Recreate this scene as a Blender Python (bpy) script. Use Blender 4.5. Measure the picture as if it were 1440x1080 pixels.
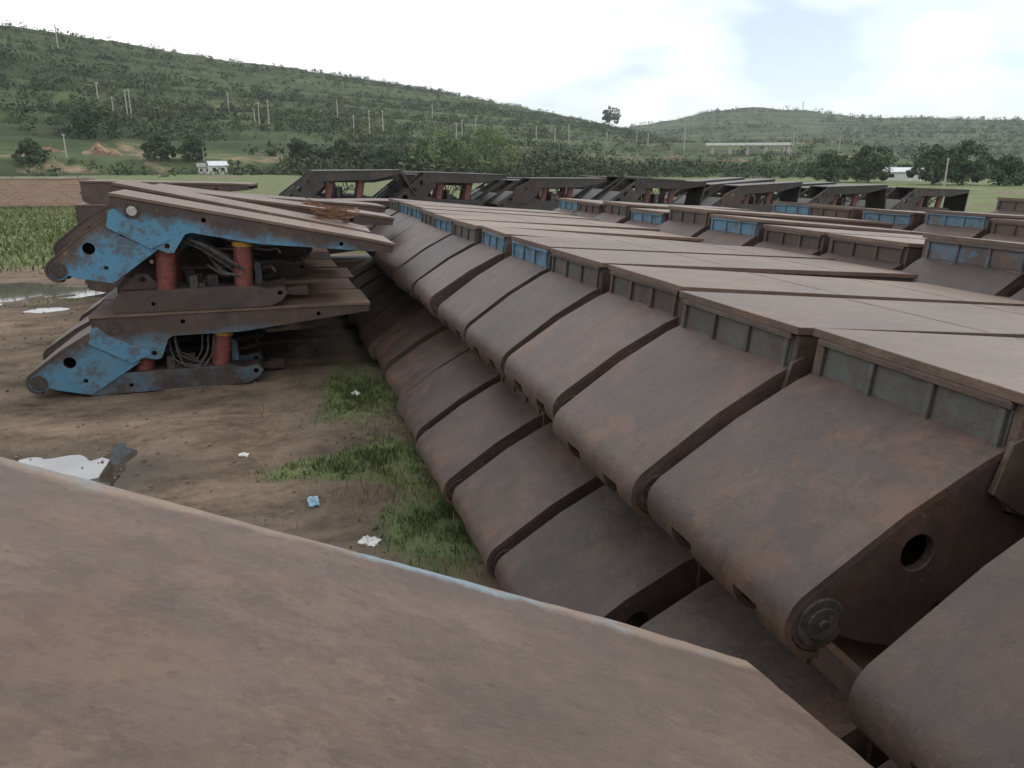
import bpy, bmesh, math, random
import numpy as np
from mathutils import Vector, Matrix
from mathutils.geometry import tessellate_polygon

random.seed(7); rng = np.random.default_rng(7)
R = math.radians
scene = bpy.context.scene
for o in list(bpy.data.objects): bpy.data.objects.remove(o)

# ------------------------------------------------------------------ camera, sky, sun, exposure
EYE = 3.4
cam_data = bpy.data.cameras.new('camera'); cam = bpy.data.objects.new('camera', cam_data)
scene.collection.objects.link(cam); scene.camera = cam
cam_data.sensor_width = 36; cam_data.lens = 27.0; cam_data.clip_start = 0.05; cam_data.clip_end = 12000
cam.location = (0, 0, EYE); cam.rotation_euler = (R(90 - 16.26), 0, -R(17.05))

SUN_EL, SUN_AZ = 42.0, 72.0            # azimuth measured from +Y towards +X
world = bpy.data.worlds.new('World'); scene.world = world; world.use_nodes = True
wn, wl = world.node_tree.nodes, world.node_tree.links; wn.clear()
w_out = wn.new('ShaderNodeOutputWorld'); w_bg = wn.new('ShaderNodeBackground'); w_bg.inputs['Strength'].default_value = 0.1
w_sky = wn.new('ShaderNodeTexSky'); w_sky.sky_type = 'NISHITA'; w_sky.sun_disc = False
w_sky.sun_elevation = R(SUN_EL); w_sky.sun_rotation = R(SUN_AZ); w_sky.air_density = 1.0; w_sky.dust_density = 0.1; w_sky.ozone_density = 3.0
w_tc = wn.new('ShaderNodeTexCoord'); w_map = wn.new('ShaderNodeMapping'); w_map.inputs['Scale'].default_value = (1.0, 1.0, 2.6)
w_map.inputs['Location'].default_value = (5.8, 8.8, 2.62)
w_no = wn.new('ShaderNodeTexNoise'); w_no.inputs['Scale'].default_value = 1.9; w_no.inputs['Detail'].default_value = 4
w_no.inputs['Roughness'].default_value = 0.5
w_ramp = wn.new('ShaderNodeValToRGB'); w_ramp.color_ramp.elements[0].position = 0.36; w_ramp.color_ramp.elements[1].position = 0.50
w_ramp.color_ramp.elements[0].color = (0.30, 0.32, 0.32, 1)
w_mix = wn.new('ShaderNodeMix'); w_mix.data_type = 'RGBA'; w_mix.inputs['B'].default_value = (14.6, 14.7, 14.9, 1)
wl.new(w_tc.outputs['Generated'], w_map.inputs['Vector']); wl.new(w_map.outputs['Vector'], w_no.inputs['Vector'])
wl.new(w_no.outputs['Fac'], w_ramp.inputs['Fac']); wl.new(w_ramp.outputs['Color'], w_mix.inputs['Factor'])
wl.new(w_sky.outputs['Color'], w_mix.inputs['A']); wl.new(w_mix.outputs['Result'], w_bg.inputs['Color'])
wl.new(w_bg.outputs['Background'], w_out.inputs['Surface'])

sun_data = bpy.data.lights.new('sun', 'SUN'); sun_data.energy = 1.5; sun_data.angle = R(12); sun_data.color = (1, 0.95, 0.88)
sun = bpy.data.objects.new('sun', sun_data); scene.collection.objects.link(sun)
sd = Vector((math.sin(R(SUN_AZ)) * math.cos(R(SUN_EL)), math.cos(R(SUN_AZ)) * math.cos(R(SUN_EL)), math.sin(R(SUN_EL))))
sun.rotation_euler = sd.to_track_quat('Z', 'Y').to_euler(); sun.location = (10, 10, 40)

vs = scene.view_settings
vs.view_transform = 'Standard'; vs.look = 'None'; vs.exposure = 0.0; vs.gamma = 1.0; vs.use_curve_mapping = False
scene.render.engine = 'CYCLES'

# ------------------------------------------------------------------ object helpers
COL = scene.collection
def setp(o, label=None, cat=None, group=None, kind=None):
    if label: o['label'] = label
    if cat: o['category'] = cat
    if group: o['group'] = group
    if kind: o['kind'] = kind
    return o
def link(name, mesh, parent=None, loc=(0, 0, 0), rot=(0, 0, 0), scl=(1, 1, 1)):
    o = bpy.data.objects.new(name, mesh); COL.objects.link(o)
    o.location = loc; o.rotation_euler = rot; o.scale = scl
    if parent: o.parent = parent
    return o
def mesh_from(name, verts, faces, mat=None, smooth=False):
    me = bpy.data.meshes.new(name); me.from_pydata([tuple(v) for v in verts], [], faces); me.update()
    if mat: me.materials.append(mat)
    if smooth:
        me.polygons.foreach_set('use_smooth', [True] * len(me.polygons))
    return me
def bm_mesh(name, bm, mat, bevel=0.0, smooth=False):
    bmesh.ops.remove_doubles(bm, verts=bm.verts, dist=1e-5)
    bmesh.ops.recalc_face_normals(bm, faces=bm.faces)
    if bevel:
        es = [e for e in bm.edges if len(e.link_faces) == 2 and e.calc_face_angle(0) > R(40)]
        bmesh.ops.bevel(bm, geom=es, offset=bevel, segments=1, affect='EDGES', clamp_overlap=True)
    me = bpy.data.meshes.new(name); bm.to_mesh(me); bm.free()
    if mat: me.materials.append(mat)
    if smooth:
        me.polygons.foreach_set('use_smooth', [True] * len(me.polygons))
    return me
def box(bm, x0, x1, y0, y1, z0, z1, M=None):
    vs_ = [bm.verts.new((x, y, z)) for x in (x0, x1) for y in (y0, y1) for z in (z0, z1)]
    for f in ((0, 1, 3, 2), (4, 6, 7, 5), (0, 4, 5, 1), (2, 3, 7, 6), (0, 2, 6, 4), (1, 5, 7, 3)):
        bm.faces.new([vs_[i] for i in f])
    if M is not None:
        for v in vs_: v.co = M @ v.co
def plate(bm, outer, holes, y0, y1):
    """an x-z outline with holes, given a thickness in y"""
    loops = [[Vector((x, z, 0)) for x, z in outer]] + [[Vector((x, z, 0)) for x, z in h] for h in holes]
    flat = [p for l in loops for p in l]
    tris = tessellate_polygon(loops)
    a = [bm.verts.new((p.x, y0, p.y)) for p in flat]; b = [bm.verts.new((p.x, y1, p.y)) for p in flat]
    for t in tris:
        try:
            bm.faces.new([a[i] for i in t]); bm.faces.new([b[i] for i in reversed(t)])
        except ValueError: pass
    k = 0
    for l in loops:
        n = len(l)
        for i in range(n):
            j = (i + 1) % n
            bm.faces.new((a[k + i], a[k + j], b[k + j], b[k + i]))
        k += n
def circ(cx, cz, r, n=14):
    return [(cx + r * math.cos(2 * math.pi * i / n), cz + r * math.sin(2 * math.pi * i / n)) for i in range(n)]
def cyl(bm, p0, p1, r0, r1=None, n=12, caps=True):
    r1 = float(r0 if r1 is None else r1); r0 = float(r0)
    p0, p1 = Vector(p0), Vector(p1); d = (p1 - p0).normalized()
    a = d.orthogonal().normalized(); b = d.cross(a)
    A = [bm.verts.new(p0 + r0 * (math.cos(t) * a + math.sin(t) * b)) for t in [2 * math.pi * i / n for i in range(n)]]
    B = [bm.verts.new(p1 + r1 * (math.cos(t) * a + math.sin(t) * b)) for t in [2 * math.pi * i / n for i in range(n)]]
    for i in range(n):
        j = (i + 1) % n; bm.faces.new((A[i], A[j], B[j], B[i]))
    if caps:
        bm.faces.new(A[::-1]); bm.faces.new(B)
def tube(bm, pts, r, n=6):
    pts = [Vector(p) for p in pts]
    for i in range(len(pts) - 1): cyl(bm, pts[i], pts[i + 1], r, n=n, caps=(i in (0, len(pts) - 2)))

# ------------------------------------------------------------------ materials
def nodes(name):
    m = bpy.data.materials.new(name); m.use_nodes = True
    nt = m.node_tree; return m, nt, nt.nodes, nt.links, nt.nodes['Principled BSDF']
def noise(n, l, vec, scale, detail=4, rough=0.55):
    t = n.new('ShaderNodeTexNoise'); t.inputs['Scale'].default_value = scale
    t.inputs['Detail'].default_value = detail; t.inputs['Roughness'].default_value = rough
    if vec is not None: l.new(vec, t.inputs['Vector'])
    return t.outputs['Fac']
def ramp(n, l, fac, stops):
    r = n.new('ShaderNodeValToRGB'); e = r.color_ramp.elements
    while len(e) < len(stops): e.new(0.5)
    for i, (p, c) in enumerate(stops):
        e[i].position = p; e[i].color = (*c, 1) if len(c) == 3 else c
    l.new(fac, r.inputs['Fac']); return r.outputs['Color']
def mix(n, l, fac, a, b, mode='MIX'):
    m = n.new('ShaderNodeMix'); m.data_type = 'RGBA'; m.blend_type = mode
    for k, v in (('Factor', fac), ('A', a), ('B', b)):
        s = m.inputs[k]
        if hasattr(v, 'links'): l.new(v, s)
        else: s.default_value = (*v, 1) if isinstance(v, tuple) else v
    return m.outputs['Result']
def math_(n, l, op, a, b=None, clamp=False):
    m = n.new('ShaderNodeMath'); m.operation = op; m.use_clamp = clamp
    for i, v in enumerate((a, b)):
        if v is None: continue
        if hasattr(v, 'links'): l.new(v, m.inputs[i])
        else: m.inputs[i].default_value = v
    return m.outputs[0]
def bump(n, l, bsdf, h, strength=0.3, dist=0.02):
    b = n.new('ShaderNodeBump'); b.inputs['Strength'].default_value = strength; b.inputs['Distance'].default_value = dist
    l.new(h, b.inputs['Height']); l.new(b.outputs['Normal'], bsdf.inputs['Normal'])
def obj_attr(n, name):
    a = n.new('ShaderNodeAttribute'); a.attribute_type = 'OBJECT'; a.attribute_name = name; return a.outputs['Fac']
def geo_attr(n, name):
    a = n.new('ShaderNodeAttribute'); a.attribute_name = name; return a.outputs['Fac']

def steel_material(name, dark, mid, light, orange, blue=(0.040, 0.245, 0.41), teal=(0.050, 0.055, 0.045), rough=(0.34, 0.66)):
    m, nt, n, l, p = nodes(name)
    tc = n.new('ShaderNodeTexCoord'); oi = n.new('ShaderNodeObjectInfo')
    off = n.new('ShaderNodeVectorMath'); off.operation = 'ADD'
    sc = n.new('ShaderNodeVectorMath'); sc.operation = 'SCALE'; sc.inputs[0].default_value = (37, 19, 53)
    l.new(oi.outputs['Random'], sc.inputs['Scale']); l.new(tc.outputs['Object'], off.inputs[0]); l.new(sc.outputs[0], off.inputs[1])
    v = off.outputs[0]
    mp = n.new('ShaderNodeMapping'); mp.inputs['Scale'].default_value = (1.2, 11, 1.2); l.new(v, mp.inputs['Vector'])
    big = noise(n, l, v, 1.3, 5, 0.6); mid_n = noise(n, l, v, 5.5, 6, 0.65); fine = noise(n, l, v, 55, 4, 0.7)
    streak = noise(n, l, mp.outputs['Vector'], 1.6, 4, 0.6)
    grain = noise(n, l, v, 160, 3, 0.8)
    s = math_(n, l, 'MULTIPLY', big, 0.34); s = math_(n, l, 'ADD', s, math_(n, l, 'MULTIPLY', mid_n, 0.30))
    s = math_(n, l, 'ADD', s, math_(n, l, 'MULTIPLY', streak, 0.10)); s = math_(n, l, 'ADD', s, math_(n, l, 'MULTIPLY', fine, 0.16)); s = math_(n, l, 'ADD', s, math_(n, l, 'MULTIPLY', grain, 0.10))
    col = ramp(n, l, s, [(0.34, dark), (0.47, mid), (0.62, light), (0.72, light)])
    # orange fresh rust in patches
    om = ramp(n, l, noise(n, l, v, 2.4, 9, 0.78), [(0.55, (0, 0, 0)), (0.72, (1, 1, 1))])
    col = mix(n, l, math_(n, l, 'MULTIPLY', om, 0.55), col, orange)
    # crisp edged rust scale
    sc2 = noise(n, l, v, 3.6, 12, 0.74); scale_m = ramp(n, l, sc2, [(0.46, (0, 0, 0)), (0.53, (1, 1, 1))])
    col = mix(n, l, math_(n, l, 'MULTIPLY', scale_m, 0.24), col, dark)
    sc3 = ramp(n, l, noise(n, l, v, 1.5, 13, 0.72), [(0.54, (0, 0, 0)), (0.62, (1, 1, 1))])
    col = mix(n, l, math_(n, l, 'MULTIPLY', sc3, 0.34), col, orange)
    sc4 = ramp(n, l, noise(n, l, v, 13, 12, 0.72), [(0.555, (0, 0, 0)), (0.585, (1, 1, 1))])
    col = mix(n, l, math_(n, l, 'MULTIPLY', sc4, 0.30), col, dark)
    mf = n.new('ShaderNodeMapping'); mf.inputs['Scale'].default_value = (2.0, 30.0, 2.0); mf.inputs['Rotation'].default_value = (0, 0, R(-14)); l.new(v, mf.inputs['Vector'])
    sf = ramp(n, l, noise(n, l, mf.outputs['Vector'], 5, 4, 0.7), [(0.66, (0, 0, 0)), (0.70, (1, 1, 1))])
    col = mix(n, l, math_(n, l, 'MULTIPLY', sf, 0.28), col, light)
    # pale scratches and dark pits
    ms = n.new('ShaderNodeMapping'); ms.inputs['Scale'].default_value = (1.0, 9.0, 1.0); ms.inputs['Rotation'].default_value = (0, 0, R(24)); l.new(v, ms.inputs['Vector'])
    sr = ramp(n, l, noise(n, l, ms.outputs['Vector'], 9, 3, 0.85), [(0.65, (0, 0, 0)), (0.72, (1, 1, 1))])
    col = mix(n, l, math_(n, l, 'MULTIPLY', sr, 0.30), col, (0.26, 0.21, 0.17))
    pit = ramp(n, l, noise(n, l, v, 26, 2, 0.5), [(0.24, (1, 1, 1)), (0.31, (0, 0, 0))])
    col = mix(n, l, math_(n, l, 'MULTIPLY', pit, 0.55), col, (0.025, 0.02, 0.018))
    # brightness from piece to piece
    tone = math_(n, l, 'ADD', math_(n, l, 'MULTIPLY', oi.outputs['Random'], 0.55), 0.72)
    cmb = n.new('ShaderNodeCombineColor'); [l.new(tone, cmb.inputs[i]) for i in range(3)]
    col = mix(n, l, 1.0, col, cmb.outputs[0], 'MULTIPLY')
    # what is left of the old paint: worn off the upward faces first
    g = n.new('ShaderNodeNewGeometry'); sx = n.new('ShaderNodeSeparateXYZ'); l.new(g.outputs['Normal'], sx.inputs[0])
    up = math_(n, l, 'MAXIMUM', sx.outputs['Z'], 0.0)
    pn = math_(n, l, 'ADD', math_(n, l, 'MULTIPLY', noise(n, l, v, 1.6, 3, 0.5), 0.9), math_(n, l, 'MULTIPLY', noise(n, l, v, 14, 8, 0.85), 0.75))
    pm = math_(n, l, 'ADD', pn, obj_attr(n, 'paint')); pm = math_(n, l, 'SUBTRACT', pm, math_(n, l, 'MULTIPLY', up, 0.45))
    so = n.new('ShaderNodeSeparateXYZ'); l.new(tc.outputs['Object'], so.inputs[0])
    pm = math_(n, l, 'SUBTRACT', pm, math_(n, l, 'MULTIPLY', so.outputs['Z'], math_(n, l, 'ADD', obj_attr(n, 'lowpaint'), 0.0)))
    # paint and bare metal left along the long edges of a deck
    ay = math_(n, l, 'ABSOLUTE', so.outputs['Y'])
    ed = n.new('ShaderNodeMapRange'); ed.inputs['From Min'].default_value = 0.36; ed.inputs['From Max'].default_value = 0.68; l.new(ay, ed.inputs['Value'])
    em = math_(n, l, 'MULTIPLY', math_(n, l, 'MULTIPLY', ed.outputs[0], ed.outputs[0]), obj_attr(n, 'edgewear'))
    em = math_(n, l, 'ADD', math_(n, l, 'MULTIPLY', noise(n, l, v, 1.7, 12, 0.74), 1.2), math_(n, l, 'SUBTRACT', em, 0.80))
    em = ramp(n, l, em, [(0.37, (0, 0, 0)), (0.58, (1, 1, 1))])
    col = mix(n, l, math_(n, l, 'MULTIPLY', em, math_(n, l, 'MULTIPLY', obj_attr(n, 'edgewear'), 0.8)), col, mix(n, l, ramp(n, l, noise(n, l, v, 1.1, 6, 0.7), [(0.50, (0, 0, 0)), (0.58, (1, 1, 1))]), (0.20, 0.145, 0.105), (0.17, 0.24, 0.28)))
    pm = ramp(n, l, math_(n, l, 'SUBTRACT', pm, 0.62), [(0.36, (0, 0, 0)), (0.66, (1, 1, 1))])
    pm = math_(n, l, 'MULTIPLY', pm, 0.92)
    pc = mix(n, l, obj_attr(n, 'teal'), blue, teal)
    pc = mix(n, l, math_(n, l, 'MULTIPLY', mid_n, 0.5), pc, (0.15, 0.17, 0.165))
    pc = mix(n, l, ramp(n, l, noise(n, l, v, 5, 12, 0.8), [(0.50, (0, 0, 0)), (0.56, (0.7, 0.7, 0.7))]), pc, (0.075, 0.055, 0.045))
    col = mix(n, l, pm, col, pc)
    l.new(col, p.inputs['Base Color'])
    rr = math_(n, l, 'ADD', math_(n, l, 'MULTIPLY', mid_n, rough[1] - rough[0]), rough[0]); l.new(rr, p.inputs['Roughness'])
    p.inputs['Specular IOR Level'].default_value = 0.5
    h = math_(n, l, 'ADD', math_(n, l, 'ADD', math_(n, l, 'MULTIPLY', fine, 0.5), mid_n), math_(n, l, 'MULTIPLY', scale_m, -0.18))
    bump(n, l, p, h, 0.5, 0.012)
    return m
STEEL = steel_material('rusty_steel', (0.027, 0.018, 0.0155), (0.054, 0.035, 0.028), (0.098, 0.063, 0.048), (0.145, 0.067, 0.034))
DECKM = steel_material('tan_rusty_deck', (0.058, 0.037, 0.027), (0.108, 0.069, 0.049), (0.178, 0.117, 0.082), (0.20, 0.102, 0.055))
COALSTEEL = steel_material('coal_black_steel', (0.016, 0.015, 0.014), (0.032, 0.029, 0.026), (0.06, 0.055, 0.047), (0.10, 0.055, 0.035),
                           teal=(0.06, 0.068, 0.058))

def simple(name, c1, c2, scale=6, rough=0.7, spec=0.3, bmp=0.2, metallic=0.0, bd=0.02):
    m, nt, n, l, p = nodes(name)
    tc = n.new('ShaderNodeTexCoord'); f = noise(n, l, tc.outputs['Object'], scale, 6, 0.65)
    l.new(ramp(n, l, f, [(0.35, c1), (0.65, c2)]), p.inputs['Base Color'])
    p.inputs['Roughness'].default_value = rough; p.inputs['Specular IOR Level'].default_value = spec; p.inputs['Metallic'].default_value = metallic
    if bmp: bump(n, l, p, f, bmp, bd)
    return m
RED = simple('faded_red_paint', (0.085, 0.030, 0.027), (0.22, 0.062, 0.05), 11, 0.55)
ROD = simple('oily_rod_steel', (0.10, 0.06, 0.045), (0.22, 0.15, 0.11), 14, 0.45, 0.5)
YELLOW = simple('yellow_collar_paint', (0.32, 0.17, 0.03), (0.5, 0.29, 0.05), 12, 0.6)
RUBBER = simple('dusty_hose_rubber', (0.02, 0.02, 0.02), (0.10, 0.09, 0.08), 20, 0.7)
PINM = simple('worn_pin_steel', (0.022, 0.018, 0.016), (0.07, 0.056, 0.047), 18, 0.6, 0.4)
PINW = simple('pale_pin_face', (0.25, 0.24, 0.22), (0.5, 0.48, 0.45), 18, 0.6, 0.4)
CONC = simple('grey_concrete', (0.26, 0.25, 0.23), (0.40, 0.38, 0.35), 0.5, 0.85)
WOODPOLE = simple('pole_concrete', (0.30, 0.29, 0.26), (0.42, 0.40, 0.36), 1.5, 0.85)
WHITEW = simple('white_wall', (0.55, 0.54, 0.50), (0.72, 0.71, 0.67), 0.8, 0.85)
TANW = simple('ochre_wall', (0.40, 0.27, 0.16), (0.55, 0.38, 0.24), 0.8, 0.85)
ROOFM = simple('grey_roof', (0.16, 0.15, 0.14), (0.28, 0.26, 0.25), 1.2, 0.8)
BLUEROOF = simple('pale_sheet_roof', (0.42, 0.46, 0.48), (0.6, 0.63, 0.65), 0.8, 0.5)
DARKWIN = simple('dark_window', (0.01, 0.012, 0.014), (0.03, 0.033, 0.036), 2, 0.2, 0.5, 0)
EARTH = simple('ochre_earth_bank', (0.17, 0.115, 0.075), (0.29, 0.205, 0.14), 0.35, 0.95, 0.1, 0.6, bd=0.6)
PLASTIC_B = simple('faded_blue_plastic', (0.10, 0.22, 0.30), (0.26, 0.38, 0.44), 14, 0.5)
PLASTIC_W = simple('dirty_white_plastic', (0.42, 0.42, 0.40), (0.62, 0.61, 0.58), 14, 0.5)
BARK = simple('bark', (0.05, 0.04, 0.03), (0.12, 0.10, 0.08), 3, 0.9, 0.1)
WIRE = simple('rusty_wire', (0.11, 0.06, 0.035), (0.24, 0.13, 0.075), 16, 0.8, 0.2)
STONE = simple('small_stones', (0.09, 0.07, 0.052), (0.20, 0.16, 0.125), 5, 0.9, 0.2)

def leaf_material(name, c1, c2, c3):
    m, nt, n, l, p = nodes(name)
    g = n.new('ShaderNodeNewGeometry'); tc = n.new('ShaderNodeTexCoord')
    big = noise(n, l, tc.outputs['Object'], 0.045, 4, 0.6)
    s = math_(n, l, 'ADD', math_(n, l, 'MULTIPLY', g.outputs['Random Per Island'], 0.35), math_(n, l, 'MULTIPLY', big, 0.75))
    l.new(ramp(n, l, s, [(0.3, c1), (0.52, c2), (0.74, c3)]), p.inputs['Base Color'])
    p.inputs['Roughness'].default_value = 0.75; p.inputs['Specular IOR Level'].default_value = 0.15
    return m
LEAF_HILL = leaf_material('hill_scrub_leaves', (0.030, 0.044, 0.022), (0.047, 0.066, 0.032), (0.075, 0.095, 0.046))
LEAF_WILLOW = leaf_material('willow_leaves', (0.085, 0.13, 0.045), (0.13, 0.185, 0.07), (0.18, 0.23, 0.095))
FIELDGRASS = leaf_material('field_grass_blades', (0.056, 0.082, 0.026), (0.096, 0.126, 0.044), (0.15, 0.165, 0.072))
LEAF_DARK = leaf_material('dark_tree_leaves', (0.038, 0.060, 0.030), (0.060, 0.092, 0.046), (0.09, 0.125, 0.06))
GRASS = leaf_material('grass_blades', (0.028, 0.048, 0.014), (0.05, 0.078, 0.024), (0.095, 0.115, 0.042))
DRYGRASS = leaf_material('dry_weed_stems', (0.14, 0.10, 0.05), (0.20, 0.15, 0.08), (0.26, 0.20, 0.12))

# ground
def ground_material():
    m, nt, n, l, p = nodes('yard_ground')
    tc = n.new('ShaderNodeTexCoord'); v = tc.outputs['Object']
    mp = n.new('ShaderNodeMapping'); mp.inputs['Scale'].default_value = (0.8, 1.3, 1); mp.inputs['Rotation'].default_value = (0, 0, R(-8)); l.new(v, mp.inputs['Vector'])
    a = noise(n, l, mp.outputs['Vector'], 1.1, 9, 0.70); b = noise(n, l, v, 7, 9, 0.8); c = noise(n, l, v, 60, 3, 0.7)
    s = math_(n, l, 'ADD', math_(n, l, 'MULTIPLY', a, 0.6), math_(n, l, 'ADD', math_(n, l, 'MULTIPLY', b, 0.28), math_(n, l, 'MULTIPLY', c, 0.12)))
    dirt = ramp(n, l, s, [(0.36, (0.034, 0.025, 0.018)), (0.44, (0.098, 0.072, 0.049)), (0.52, (0.165, 0.122, 0.084)), (0.63, (0.25, 0.19, 0.135))])
    wet = geo_attr(n, 'wet')
    dirt = mix(n, l, math_(n, l, 'MULTIPLY', wet, 0.8), dirt, (0.045, 0.040, 0.034))
    gr = ramp(n, l, noise(n, l, v, 0.55, 6, 0.7), [(0.32, (0.056, 0.080, 0.028)), (0.5, (0.098, 0.130, 0.046)), (0.66, (0.165, 0.175, 0.084))])
    gm = math_(n, l, 'ADD', geo_attr(n, 'grass'), math_(n, l, 'MULTIPLY', math_(n, l, 'SUBTRACT', b, 0.5), 1.3))
    gm = ramp(n, l, gm, [(0.42, (0, 0, 0)), (0.62, (1, 1, 1))])
    l.new(mix(n, l, gm, dirt, gr), p.inputs['Base Color'])
    rr = math_(n, l, 'SUBTRACT', 0.95, math_(n, l, 'MULTIPLY', wet, 0.45)); l.new(rr, p.inputs['Roughness'])
    p.inputs['Specular IOR Level'].default_value = 0.25
    bump(n, l, p, math_(n, l, 'ADD', b, math_(n, l, 'MULTIPLY', c, 0.4)), 0.7, 0.05)
    return m
GROUND = ground_material()
def hill_material(name, haze=0.0):
    m, nt, n, l, p = nodes(name)
    tc = n.new('ShaderNodeTexCoord'); v = tc.outputs['Object']
    mp = n.new('ShaderNodeMapping'); mp.inputs['Scale'].default_value = (0.004, 0.004, 0.14); l.new(v, mp.inputs['Vector'])
    bands = noise(n, l, mp.outputs['Vector'], 2.6, 5, 0.6); a = noise(n, l, v, 0.03, 6, 0.65); b = noise(n, l, v, 0.2, 5, 0.7)
    s = math_(n, l, 'ADD', math_(n, l, 'MULTIPLY', bands, 0.5), math_(n, l, 'ADD', math_(n, l, 'MULTIPLY', a, 0.3), math_(n, l, 'MULTIPLY', b, 0.2)))
    col = ramp(n, l, s, [(0.36, (0.029, 0.042, 0.022)), (0.47, (0.046, 0.064, 0.031)), (0.56, (0.076, 0.098, 0.044)), (0.68, (0.125, 0.138, 0.066))])
    soil = math_(n, l, 'ADD', geo_attr(n, 'soil'), math_(n, l, 'MULTIPLY', math_(n, l, 'SUBTRACT', noise(n, l, v, 0.055, 6, 0.7), 0.5), 2.2))
    sm = ramp(n, l, soil, [(0.55, (0, 0, 0)), (0.75, (1, 1, 1))])
    l.new(mix(n, l, sm, col, (0.24, 0.18, 0.12)), p.inputs['Base Color'])
    p.inputs['Roughness'].default_value = 0.95; p.inputs['Specular IOR Level'].default_value = 0.1
    bump(n, l, p, b, 0.6, 1.0)
    return m
HILLM = hill_material('terraced_hill')
def brick_material():
    m, nt, n, l, p = nodes('brick_wall')
    tc = n.new('ShaderNodeTexCoord'); sx = n.new('ShaderNodeSeparateXYZ'); l.new(tc.outputs['Object'], sx.inputs[0])
    cx = n.new('ShaderNodeCombineXYZ'); l.new(sx.outputs['X'], cx.inputs[0]); l.new(sx.outputs['Z'], cx.inputs[1])
    t = n.new('ShaderNodeTexBrick'); l.new(cx.outputs[0], t.inputs['Vector'])
    t.inputs['Color1'].default_value = (0.30, 0.165, 0.115, 1); t.inputs['Color2'].default_value = (0.40, 0.25, 0.18, 1); t.inputs['Mortar'].default_value = (0.42, 0.37, 0.31, 1)
    t.inputs['Scale'].default_value = 1.0; t.inputs['Brick Width'].default_value = 0.5; t.inputs['Row Height'].default_value = 0.17; t.inputs['Mortar Size'].default_value = 0.018
    no = noise(n, l, tc.outputs['Object'], 0.8, 6, 0.7)
    l.new(mix(n, l, math_(n, l, 'MULTIPLY', no, 0.6), t.outputs['Color'], (0.30, 0.22, 0.16)), p.inputs['Base Color'])
    p.inputs['Roughness'].default_value = 0.9; bump(n, l, p, t.outputs['Fac'], -0.6, 0.02)
    return m
BRICK = brick_material()
m_, nt_, n_, l_, p_ = nodes('puddle_water'); WATER = m_
p_.inputs['Base Color'].default_value = (0.06, 0.05, 0.04, 1); p_.inputs['Roughness'].default_value = 0.03; p_.inputs['Specular IOR Level'].default_value = 1.0
p_.inputs['IOR'].default_value = 2.6

# ------------------------------------------------------------------ terrain functions
def vnoise(x, y, seed=0):
    x = np.asarray(x, float); y = np.asarray(y, float)
    xi = np.floor(x).astype(np.int64); yi = np.floor(y).astype(np.int64); fx = x - xi; fy = y - yi
    fx = fx * fx * (3 - 2 * fx); fy = fy * fy * (3 - 2 * fy)
    def h(a, b):
        k = (a * 374761393 + b * 668265263 + seed * 974711) & 0x7fffffff
        k = ((k ^ (k >> 13)) * 1274126177) & 0x7fffffff
        return ((k ^ (k >> 16)) & 0xffff) / 65535.0
    return (h(xi, yi) * (1 - fx) + h(xi + 1, yi) * fx) * (1 - fy) + (h(xi, yi + 1) * (1 - fx) + h(xi + 1, yi + 1) * fx) * fy
def fbm(x, y, o=4, seed=0):
    s = 0; a = 0.5
    for i in range(o):
        s = s + a * vnoise(np.asarray(x) * 2 ** i, np.asarray(y) * 2 ** i, seed + i); a *= 0.5
    return s
def sstep(a, b, x): t = np.clip((np.asarray(x, float) - a) / (b - a), 0, 1); return t * t * (3 - 2 * t)
def gauss(x, y, cx, cy, rx, ry): return np.exp(-((x - cx) / rx) ** 2 - ((y - cy) / ry) ** 2)
PUDDLES = [(-3.0, 9.4, 0.95, 0.55), (-7.9, 23.6, 2.2, 1.5), (-5.3, 20.5, 0.5, 0.35)]
def ground_z(x, y):
    x = np.asarray(x, float); y = np.asarray(y, float)
    near = np.exp(-((x + 1) / 18) ** 2 - ((y - 12) / 22) ** 2)
    z = near * (0.10 * (fbm(x * 0.7, y * 0.7, 4, 3) - 0.47) + 0.075 * (fbm(x * 3.2, y * 3.2, 4, 9) - 0.45))
    rut = (np.exp(-((x + 1.9 - .25 * np.sin(y * .35)) / .16) ** 2) + np.exp(-((x + 0.3 - .25 * np.sin(y * .35)) / .16) ** 2)) * sstep(3, 6, y) * (1 - sstep(11.2, 12.2, y)); z = z - .05 * rut * (.3 + fbm(x, y * .6, 3, 44))
    for cx, cy, rx, ry in PUDDLES: z = z * (1 - .7 * gauss(x, y, cx, cy, rx, ry)) - 0.09 * gauss(x, y, cx, cy, rx, ry)
    z = z - 0.03 * np.clip(x - 3, 0, 32) * sstep(20, 28, y)
    return z
def grass_amount(x, y):
    g = 0.42 * sstep(0.25, 1.2, x) * sstep(4.5, 6, y) * (1 - sstep(13, 16, y)) * (1 - sstep(1.9, 2.3, x))
    g = g + 0.75 * gauss(x, y, 0.85, 8.4, 0.75, 0.55) + 0.65 * gauss(x, y, 1.15, 6.7, 0.65, 0.55) + 0.6 * gauss(x, y, 0.9, 11.4, 0.55, 1.3)
    g = g + 0.6 * gauss(x, y, -5.3, 21.5, 1.1, 1.0) + 0.45 * gauss(x, y, -4.5, 18.5, 0.5, 0.8)
    g = g + 0.5 * gauss(x, y, 0.3, 5.6, 0.8, 0.5) + .62 * gauss(x, y, -.05, 8.5, .7, .4) + .4 * gauss(x, y, .35, 10.2, .6, .5)
    far = sstep(24, 31, y + 2.2 * (fbm(x * 0.2, y * 0.2, 3, 5) - 0.5) - 0.1 * (x + 6)) * (0.66 + 1.3 * (fbm(x * 0.22, y * 0.35, 4, 15) - 0.45))
    return np.clip(np.maximum(g * (0.5 + fbm(x * 1.3, y * 1.3, 3, 21)), far), 0, 1.2)
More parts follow.
